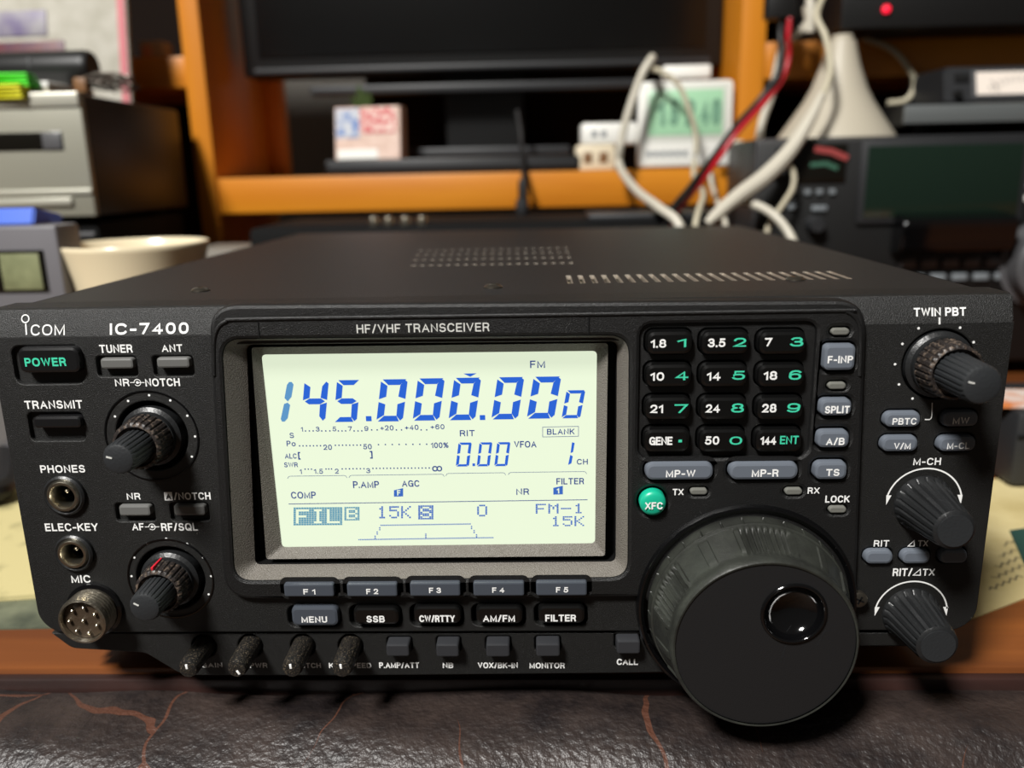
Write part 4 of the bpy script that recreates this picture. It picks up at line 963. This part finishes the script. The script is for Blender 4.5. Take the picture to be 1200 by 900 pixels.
# black unit on the upper right shelf
Yu = .452
px0 = at(985, 30, Yu)
t = thing('relay_unit', 'black unit with a glowing red lamp on the top shelf above the horn', 'electronic unit', (px0.x, Yu, zrU+.0005))
wu = .26; hu = .062
boxm('unit_case', (wu/2, .095, hu/2), (wu, .19, hu), M['bblack'], t, .002)
boxm('display_strip', (span(985, 1048, 10, Yu), -.0006, hu*.62), (span(998, 1098, 10, Yu), .0016, hu*.5), mat('unit_panel', (112, 104, 84), .5), t, .0004)
lathem('red_lamp', [(.003, 0), (.003, .0012), (.0018, .0026), (.0006, .003)], (span(985, 1036, 12, Yu), -.0014, at(1036, 12, Yu).z-zrU), M['redled'], t, 20)

# wide old transceiver
Yr = .40
xr = at(884, 230, Yr).x; wr = .34
zt_ = at(1000, 160, Yr).z
hr = zt_-DESK-.012
t = thing('wide_transceiver', 'wide black transceiver with dark green screen behind the white cables', 'radio transceiver', (xr, Yr, DESK))
lx = lambda x, y=200: at(x, y, Yr).x-xr
lz = lambda y, x=1000: at(x, y, Yr).z-DESK
boxm('cabinet', (wr/2, .0485, .012+hr/2), (wr, .092, hr), M['charcoal'], t, .003)
boxm('front_panel', (wr/2, .0025, .012+hr/2), (wr-.004, .006, hr-.004), M['bblack'], t, .0015)
for sx in (.03, wr-.03):
    for yy in (.02, .08): lathem('foot', [(.009, 0), (.010, .012)], (sx, yy, 0), M['bblack2'], t, 20, axis='z')
boxm('screen_frame', ((lx(1006)+lx(1202))/2, -.0022, (lz(165)+lz(262))/2), (lx(1202)-lx(1006), .004, lz(165)-lz(262)), M['charcoal'], t, .001)
boxm('screen', ((lx(1013)+lx(1193))/2, -.0046, (lz(172)+lz(255))/2), (lx(1193)-lx(1013), .0012, lz(172)-lz(255)), M['smoke'], t, .0003)
mt = boxm('meter_window', ((lx(928)+lx(990))/2, -.0012, (lz(168)+lz(213))/2), (lx(990)-lx(928), .002, lz(168)-lz(213)), M['window'], t, .0004)
bm = bmesh.new(); stroke(bm, [(lx(955), lz(174)), (lx(972), lz(177)), (lx(988), lz(184))], .0042, flat(-.0024)); finish(bm, 'red_scale', M['meterred'], mt)
bm = bmesh.new(); stroke(bm, [(lx(950), lz(192)), (lx(966), lz(191)), (lx(978), lz(196))], .003, flat(-.0024)); finish(bm, 'green_scale', M['metergreen'], mt)
for (x, y, w) in ((915, 172, 16), (912, 183, 16), (932, 222, 9), (947, 224, 7), (961, 224, 7), (976, 224, 7), (930, 241, 10), (962, 243, 18), (912, 205, 12)):
    boxm('small_button', (lx(x), -.0018, lz(y)), (w*.0006, .003, .0036), M['dimlabel'] if y > 220 else M['charcoal'], t, .0005)
lathem('selector_knob', [(.0066, 0), (.0066, .006), (.0058, .010), (.005, .0112)], (lx(957), -.0005, lz(262)), M['charcoal'], t, 40, lambda a, h, r: r-.0003*(math.sin(a*14) > 0))
lathem('tuning_dial', [(.033, 0), (.033, .004), (.0295, .005), (.029, .020), (.027, .022)], (lx(1236), -.0005, lz(312)), M['gunmetal'], t, 72)
for k, y in enumerate((206, 221, 236)): boxm('side_button', (lx(1204), -.002, lz(y)), (.008, .004, .005), M['wplastic'] if k == 2 else M['dimlabel'], t, .0008)
for k in range(6): boxm('screen_button', (lx(1062+k*25, 305), -.0022, lz(309)), (.0115, .004, .0065), M['gunmetal'], t, .0012)
for k in range(6): boxm('lower_button', (lx(1072+k*25, 325), -.0022, lz(326)), (.011, .004, .005), M['dimlabel'], t, .001)
shape('tray_hood', [(-.0015, lz(299)), (-.020, lz(299)+.004), (-.024, lz(262)), (-.022, lz(256)), (-.0015, lz(250))], lx(1050), lx(1182), M['gloss'], t, .0012)

# white horn on the wide transceiver
p = at(979, 158, .452)
k_ = span(911, 1045, 158, .452)/.089
prof = [(.0445, 0), (.0435, .002), (.0385, .009), (.0330, .017), (.0262, .027), (.0208, .037), (.0145, .054), (.0112, .066), (.0100, .071)]
t = thing('horn', 'white flared horn standing mouth down on top of the wide transceiver', 'horn', (p.x, .452, zt_+.0003))
prof = [(r*k_, h*1.0) for r, h in prof]
lathem('bell', [(.043*k_, .0003)]+prof, (0, 0, 0), M['cone'], t, 48, axis='z')
lathem('neck', [(.0080, .0705), (.0078, .0745), (.0070, .0752)], (0, 0, 0), M['cone'], t, 32, axis='z')

# slab and meter on top of the wide transceiver
Ys = .415
xs_ = at(1060, 135, Ys).x; zs_ = zt_
t = thing('slab_unit', 'flat silver grey unit on the wide transceiver, under the meter', 'electronic unit', (xs_, Ys, zs_))
z0_ = at(1060, 147, Ys).z-zs_; z1_ = at(1060, 122, Ys).z-zs_
boxm('unit_case', (.115, .05, (z0_+z1_)/2), (.23, .10, z1_-z0_), M['bblack'], t, .0015)
boxm('front_plate', (.115, -.001, (z0_+z1_)/2), (.232, .003, (z1_-z0_)*.86), M['slabgrey'], t, .0008)
for sx in (.02, .21):
    for yy in (.015, .085): lathem('foot', [(.006, 0), (.006, max(.002, z0_+.0006))], (sx, yy, 0), M['bblack2'], t, 16, axis='z')
Yw = .43
t = thing('meter_box', 'dark grey meter box with a white needle scale on the flat unit', 'meter', (at(1108, 125, Yw).x, Yw, zs_+z1_))
hw = rise(1150, 79, 124, Yw); ww_ = .12
shape('meter_case', [(0, .0), (.07, 0), (.07, hw), (.008, hw)], 0, ww_, M['charcoal'], t, .002)
sl_ = .008/hw
def fw(name, x0, x1, z0, z1, m, d=.0012):
    return shape(name, [(sl_*z0-d, z0), (sl_*z0+.0004, z0), (sl_*z1+.0004, z1), (sl_*z1-d, z1)], x0, x1, m, t)
mx0 = span(1108, 1144, 100, Yw)
fw('scale_frame', mx0-.003, mx0+.062, hw*.17, hw*.90, M['gunmetal'], .0008)
fw('scale', mx0, mx0+.058, hw*.24, hw*.84, M['meter'], .0016)
bm = bmesh.new()
Pm = lambda x, z: (x, sl_*z-.0019, z)
for k in range(12):
    a = math.radians(128-k*7); r0, r1 = .030, .034
    stroke(bm, [(mx0+.03+r0*math.cos(a), hw*.72-.034+r0*math.sin(a)), (mx0+.03+r1*math.cos(a), hw*.72-.034+r1*math.sin(a))], .0006, Pm)
stroke(bm, [(mx0+.016, hw*.3), (mx0+.0105, hw*.62)], .0005, Pm)
finish(bm, 'needle_and_ticks', M['bblack'], t)
fw('button', mx0*.28, mx0*.78, hw*.62, hw*.82, M['bblack'], .002)
o = lathem('knob', [(.0032, -.002), (.0032, .004), (.0025, .0055)], (mx0*.36, sl_*hw*.25, hw*.25), M['bblack'], t, 24)

# silver deck
Yd = .33
xd1 = at(106, 180, Yd).x; zd0 = at(100, 254, Yd).z; zd1 = at(95, 109, Yd).z
wd = .20; hd = zd1-zd0
t = thing('silver_deck', 'silver fronted cassette deck with dark brown sides and a dark window', 'tape deck', (xd1, Yd, zd0), 0)
boxm('deck_case', (-wd/2, .075, hd/2), (wd, .146, hd-.001), M['darkside'], t, .002)
boxm('front_plate', (-wd/2, -.001, hd/2+.0005), (wd, .006, hd), M['silver'], t, .0012)
dx = lambda x, y=180: at(x, y, Yd).x-xd1
dz = lambda y: at(60, y, Yd).z-zd0
boxm('top_lip', (-wd/2, -.0028, hd-.004), (wd-.0005, .006, .009), M['silver2'], t, .0012)
boxm('tape_window', ((dx(-70)+dx(80))/2, -.0042, (dz(155)+dz(176))/2), (dx(80)-dx(-70), .0014, dz(155)-dz(176)), M['window'], t, .0005)
boxm('window_end', ((dx(57)+dx(79))/2, -.0046, (dz(156)+dz(175))/2), (dx(79)-dx(57), .0018, (dz(155)-dz(176))*.92), M['gunmetal'], t, .0004)
boxm('groove_ledge', (-wd/2, -.0042, dz(225)), (wd, .003, .0034), M['silver2'], t, .0008)
boxm('key_bar', ((dx(-70)+dx(82))/2, -.0048, dz(236)), (dx(82)-dx(-70), .004, .0052), M['silver2'], t, .001)
bm = bmesh.new()
for k in range(7): poly(bm, rrect(dx(32+k*6.2), dz(127.5), dx(36.5+k*6.2), dz(123.5), .0004, 2), flat(-.0041))
finish(bm, 'front_legend', M['silver2'], t)
for sx in (-wd+.02, -.02):
    for yy in (.015, .13): lathem('foot', [(.007, -.004), (.007, .0006)], (sx, yy, 0), M['bblack2'], t, 16, axis='z')
# black unit under it
t = thing('black_amplifier', 'black unit under the silver deck, behind the grey clock', 'electronic unit', (xd1-.004, Yd+.004, DESK))
hb_ = zd0-.004-DESK
boxm('unit_case', (-.1, .07, hb_/2+.003), (.2, .14, hb_-.006), M['bblack2'], t, .002)
boxm('trim_line', (-.1, -.001, hb_-.008), (.196, .003, .003), M['gunmetal'], t, .0006)
for sx in (-.18, -.02):
    for yy in (.02, .12): lathem('foot', [(.008, 0), (.008, .004)], (sx, yy, 0), M['bblack2'], t, 16, axis='z')
# on the deck
ztd = zd1-.0005
p = at(-60, 92, .385)
t = thing('white_case', 'flat white case lying on the silver deck beneath the black cylinder', 'case', (at(40, 104, .36).x, .34, ztd))
boxm('case_lid', (-.03, .03, .0075), (span(-80, 93, 103, .36), .06, .004), M['wplastic'], t, .0012)
boxm('case_bottom', (-.03, .03, .0028), (span(-80, 93, 103, .36)-.001, .0595, .0056), M['paper'], t, .0012)
zc_ = ztd+.0095
t = thing('black_cylinder', 'black cylinder lying on the flat white case atop the deck', 'cylinder speaker', (at(104, 78, .37).x, .372, zc_+.0115))
def xlathe(name, prof, m):
    o = lathem(name, prof, (0, 0, 0), m, t, 40); o.rotation_euler = (0, 0, -math.pi/2); return o
xlathe('body', [(.0098, -.002), (.0112, .0), (.0115, .003), (.0115, .11), (.0105, .112)], M['bblack'])
o = lathem('end_cap', [(.0098, 0), (.0098, .0012), (.009, .0018)], (0, 0, 0), M['charcoal'], t, 40); o.location = (.0002, 0, 0); o.rotation_euler = (0, 0, math.pi/2)
boxm('slot', (-.036, -.0113, .003), (.0016, .0012, .006), M['gunmetal'], t, .0003)
g_ = 'page markers on the silver deck'
for nm, c_, x0, x1, y0, y1, Yy in (('green', 'green', -12, 44, 88, 108, .336), ('yellow', 'yellow', -12, 40, 104, 118, .331)):
    p = at((x0+x1)/2, y1, Yy); 
    bm = bmesh.new()
    w_ = span(x0, x1, y1, Yy)
    for k in range(4): box(bm, (0, -.0015*k+.003, .0012+.0022*k), (w_, .012, .0016), .0005, Matrix.Rotation(.05*(k-1.5), 3, 'Z'))
    o = finish(bm, 'page_marker', M[c_]); o.location = (p.x, Yy-.004 if nm == 'green' else Yy-.008, p.z+(.002 if nm == 'green' else 0))
    tag(o, f'bright {nm} page marker strips on the front edge of the silver deck', 'page markers')
t = thing('wire_coil', 'loosely coiled thin dark wire on the deck beside the white case', 'wire', (at(122, 100, .36).x, .362, ztd+.002))
rng = random.Random(3)
pts = [(rng.uniform(-.012, .012)+.012*math.cos(k*1.9), rng.uniform(-.006, .006)+.008*math.sin(k*1.9), .002+.015*abs(math.sin(k*1.1))*rng.uniform(.4, 1)) for k in range(22)]
tubem('wire', pts, .0009, M['metalw'], t, 8, 6)
boxm('small_plug', (-.014, -.004, .006), (.009, .008, .010), M['brownw'], t, .0015)
# leaning calendar
Yv = .44
cw = span(-150, 151, 104, Yv); chh = .17
zcal = ztd
t = thing('calendar', 'white calendar with pink edge leaning behind the black cylinder', 'calendar', (at(151, 104, Yv).x, Yv, zcal), -.05, rx=-.14)
boxm('sheet', (-cw/2, .003, chh/2), (cw, .004, chh), M['calpaper'], t, .0006)
boxm('pink_edge', (-.004, .0006, chh/2), (.006, .0012, chh), M['pink'], t, .0002)
cx_ = lambda x: at(x, 40, Yv).x-at(151, 104, Yv).x+.006
for nm, x0, x1, za, zb_, m in (('red_picture', -60, 56, .030, .052, 'photo1'), ('violet_picture', -60, 36, .056, .075, 'photo2'), ('blue_picture', -60, 18, .018, .033, 'photo3')):
    boxm(nm, ((cx_(x0)+cx_(x1))/2, .0006-.0002*len(nm)/13, (za+zb_)/2), (cx_(x1)-cx_(x0), .0010, zb_-za), M[m], t, .0002)
# beige dial box on the left rack board
t = thing('dial_box', 'tiny beige box in the dark bay of the rack above the deck', 'box', (at(178, 62, .53).x, .53, zlU))
boxm('casing', (0, .01, .0085), (span(163, 192, 52, .53), .02, .017), mat('dim_beige', (150, 140, 120), .5), t, .0015)
boxm('dial', (-.004, -.0004, .009), (.008, .001, .009), mat('dial_pink', (180, 130, 110), .5), t, .0003)

# grey clock, blue lid and cup
Yg = .21
t = thing('desk_clock', 'grey desk clock with an unlit olive display before the black unit', 'clock', (at(70, 300, Yg).x, Yg, DESK))
zg = at(40, 264, Yg).z-DESK; wg = .09
boxm('case', (-wg/2, .012, zg/2), (wg, .024, zg), mat('clock_grey', (102, 100, 104), .45, .15), t, .002)
boxm('foot_bar', (-wg*.6, .018, .004), (wg*.6, .03, .008), M['gunmetal'], t, .001)
gx = lambda x: at(x, 320, Yg).x-at(70, 300, Yg).x
boxm('display_recess', ((gx(-60)+gx(55))/2, -.0004, (at(30, 293, Yg).z+at(30, 342, Yg).z)/2-DESK), (gx(55)-gx(-60), .0012, rise(30, 293, 342, Yg)), M['window'], t, .0004)
boxm('display', ((gx(4)+gx(50))/2, -.0011, (at(30, 297, Yg).z+at(30, 339, Yg).z)/2-DESK), (gx(50)-gx(4), .001, rise(30, 297, 339, Yg)), M['lcdoff'], t, .0002)
o = shape('blue_lid', [(0, 0), (.03, 0), (.03, .004), (.004, .009)], -.05, .0, M['blue'], None, .001)
o.location = (at(33, 262, Yg).x, Yg+.004, DESK+zg); tag(o, 'bright blue plastic lid lying on top of the grey desk clock', 'lid')
Yk2 = .245
pc = at(157, 284, Yk2); rc_ = span(75, 240, 284, Yk2)/2; hcup = pc.z-DESK
t = thing('cup', 'tall cream ceramic cup beside the transceiver', 'cup', (pc.x, Yk2, DESK))
pf = [(rc_*.50, 0), (rc_*.53, .003), (rc_*.60, hcup*.25), (rc_*.72, hcup*.55), (rc_*.88, hcup*.85), (rc_*.985, hcup-.003), (rc_*1.0, hcup-.001), (rc_*.985, hcup), (rc_*.96, hcup-.001), (rc_*.93, hcup-.006), (rc_*.80, hcup*.8), (rc_*.62, hcup*.45), (rc_*.5, hcup*.12)]
lathem('body', pf, (0, 0, 0), M['cream'], t, 64, axis='z', sharp=60)
bm = bmesh.new()
def oncup(a, z):
    for (r0, h0), (r1, h1) in zip(pf, pf[1:6]):
        if h0 <= z <= h1: r = r0+(r1-r0)*(z-h0)/(h1-h0); return (r*math.cos(a)*1.003, r*math.sin(a)*1.003, z)
    return (rc_*.98*math.cos(a), rc_*.98*math.sin(a), z)
for k in range(9):
    a0 = -2.35+.09*math.cos(k*2.4); z0 = hcup*.72+.006*math.sin(k*2.4)
    poly(bm, [(a0+.045*math.cos(q), z0+.0024*math.sin(q)) for q in [j*math.pi/4 for j in range(8)]], oncup)
finish(bm, 'flower_mark', mat('faint_red', (206, 130, 110), .4), t)

# grey tray corner seen past the transceiver's rear edge
o = boxm('grey_box', (0, 0, 0), (.05, .06, .11), mat('pale_grey_box', (124, 118, 108), .6), None, .002)
p = at(272, 281, .36); o.location = (p.x-.014, .40, DESK+.055); 
tag(o, 'pale grey box behind the cup, below the rack upright', 'box')

# papers on the desk ------------------------------------------------------
def sheet(name, label, pts, z, m, th=.0006, cat='paper'):
    bm = bmesh.new()
    lo = [bm.verts.new((x, y, 0)) for x, y in pts]; hi = [bm.verts.new((x, y, th)) for x, y in pts]
    n = len(pts)
    for i in range(n): bm.faces.new((lo[i], lo[(i+1) % n], hi[(i+1) % n], hi[i]))
    bm.faces.new(lo[::-1]); bm.faces.new(hi)
    o = finish(bm, name, m); o.location = (0, 0, z); tag(o, label, cat); return o
def dz_(px, py, z=DESK+.001): 
    d = _f + CR*((px-600)/FPX) + CU*((450-py)/FPX); q = CAM + d*((z-CAM.z)/d.z); return (q.x, q.y)
sheet('plastic_sleeve', 'glossy grey green printed sheet on the desk edge beside the transceiver', [dz_(-330, 722), dz_(-330, 742), dz_(66, 734), dz_(66, 690), dz_(20, 690)], DESK, M['mapsheet'])
sheet('magazine', 'yellowed printed sheet under the transceiver edge beneath the phones jack', [dz_(-300, 570), dz_(-330, 728), dz_(60, 700), dz_(40, 560)], DESK+.0008, M['printmag'], .002)
sheet('letter', 'cream sheet of paper lying between the cup and the desk edge', [dz_(-200, 480), dz_(-230, 566), dz_(60, 560), dz_(60, 470)], DESK+.003, M['paper'], .0012)
tubem('audio_cable', [(*dz_(-20, 600), DESK+.010), (*dz_(6, 590), DESK+.010), (*dz_(9, 555), DESK+.010), (*dz_(3, 515), DESK+.010), (*dz_(-20, 500), DESK+.010)], .006, M['cableb'])
tag(bpy.data.objects['audio_cable'], 'thick black cord end resting on the papers beside the transceiver', 'cord')
sheet('letter', 'cream sheet with handwriting on the desk beside the channel knobs', [dz_(1135, 725), dz_(1420, 615), dz_(1330, 540), dz_(1120, 566)], DESK, M['creamsheet'])
t = sheet('leaflet', 'dark green leaflet on the cream handwritten sheet', [dz_(1183, 622), dz_(1200, 660), dz_(1290, 640), dz_(1270, 610)], DESK+.0007, M['tealsheet'])
bm = bmesh.new()
for k in range(5):
    a, b = dz_(1160+k*4, 690-k*13), dz_(1196+k*5, 674-k*13)
    pts = [(a[0]+(b[0]-a[0])*u/14, a[1]+(b[1]-a[1])*u/14+.0012*math.sin(u*2.1+k)) for u in range(15)]
    stroke(bm, pts, .0007, lambda x, y: (x, y, .0008))
o = finish(bm, 'handwriting', mat('grey_ink', (110, 100, 74), .7), [q for q in COL.objects if q.name == 'letter.001'][0])
Yx = .17
px_ = at(1172, 560, Yx)
t = thing('dark_case', 'low dark case on the desk behind the cream sheet with handwriting', 'case', (px_.x+.005, Yx, DESK+.0012))
boxm('casing', (.06, .03, .020), (.12, .06, .040), M['charcoal'], t, .004)
boxm('lid_line', (.06, -.0003, .027), (.118, .0012, .0016), M['bblack2'], t, .0003)
q = sheet('rainbow_card', 'small white card with rainbow print lying on the low dark case', [(px_.x, Yx+.006), (px_.x+.06, Yx+.002), (px_.x+.064, Yx+.036), (px_.x+.004, Yx+.040)], DESK+.0412, M['rainbow'], .001, 'card')
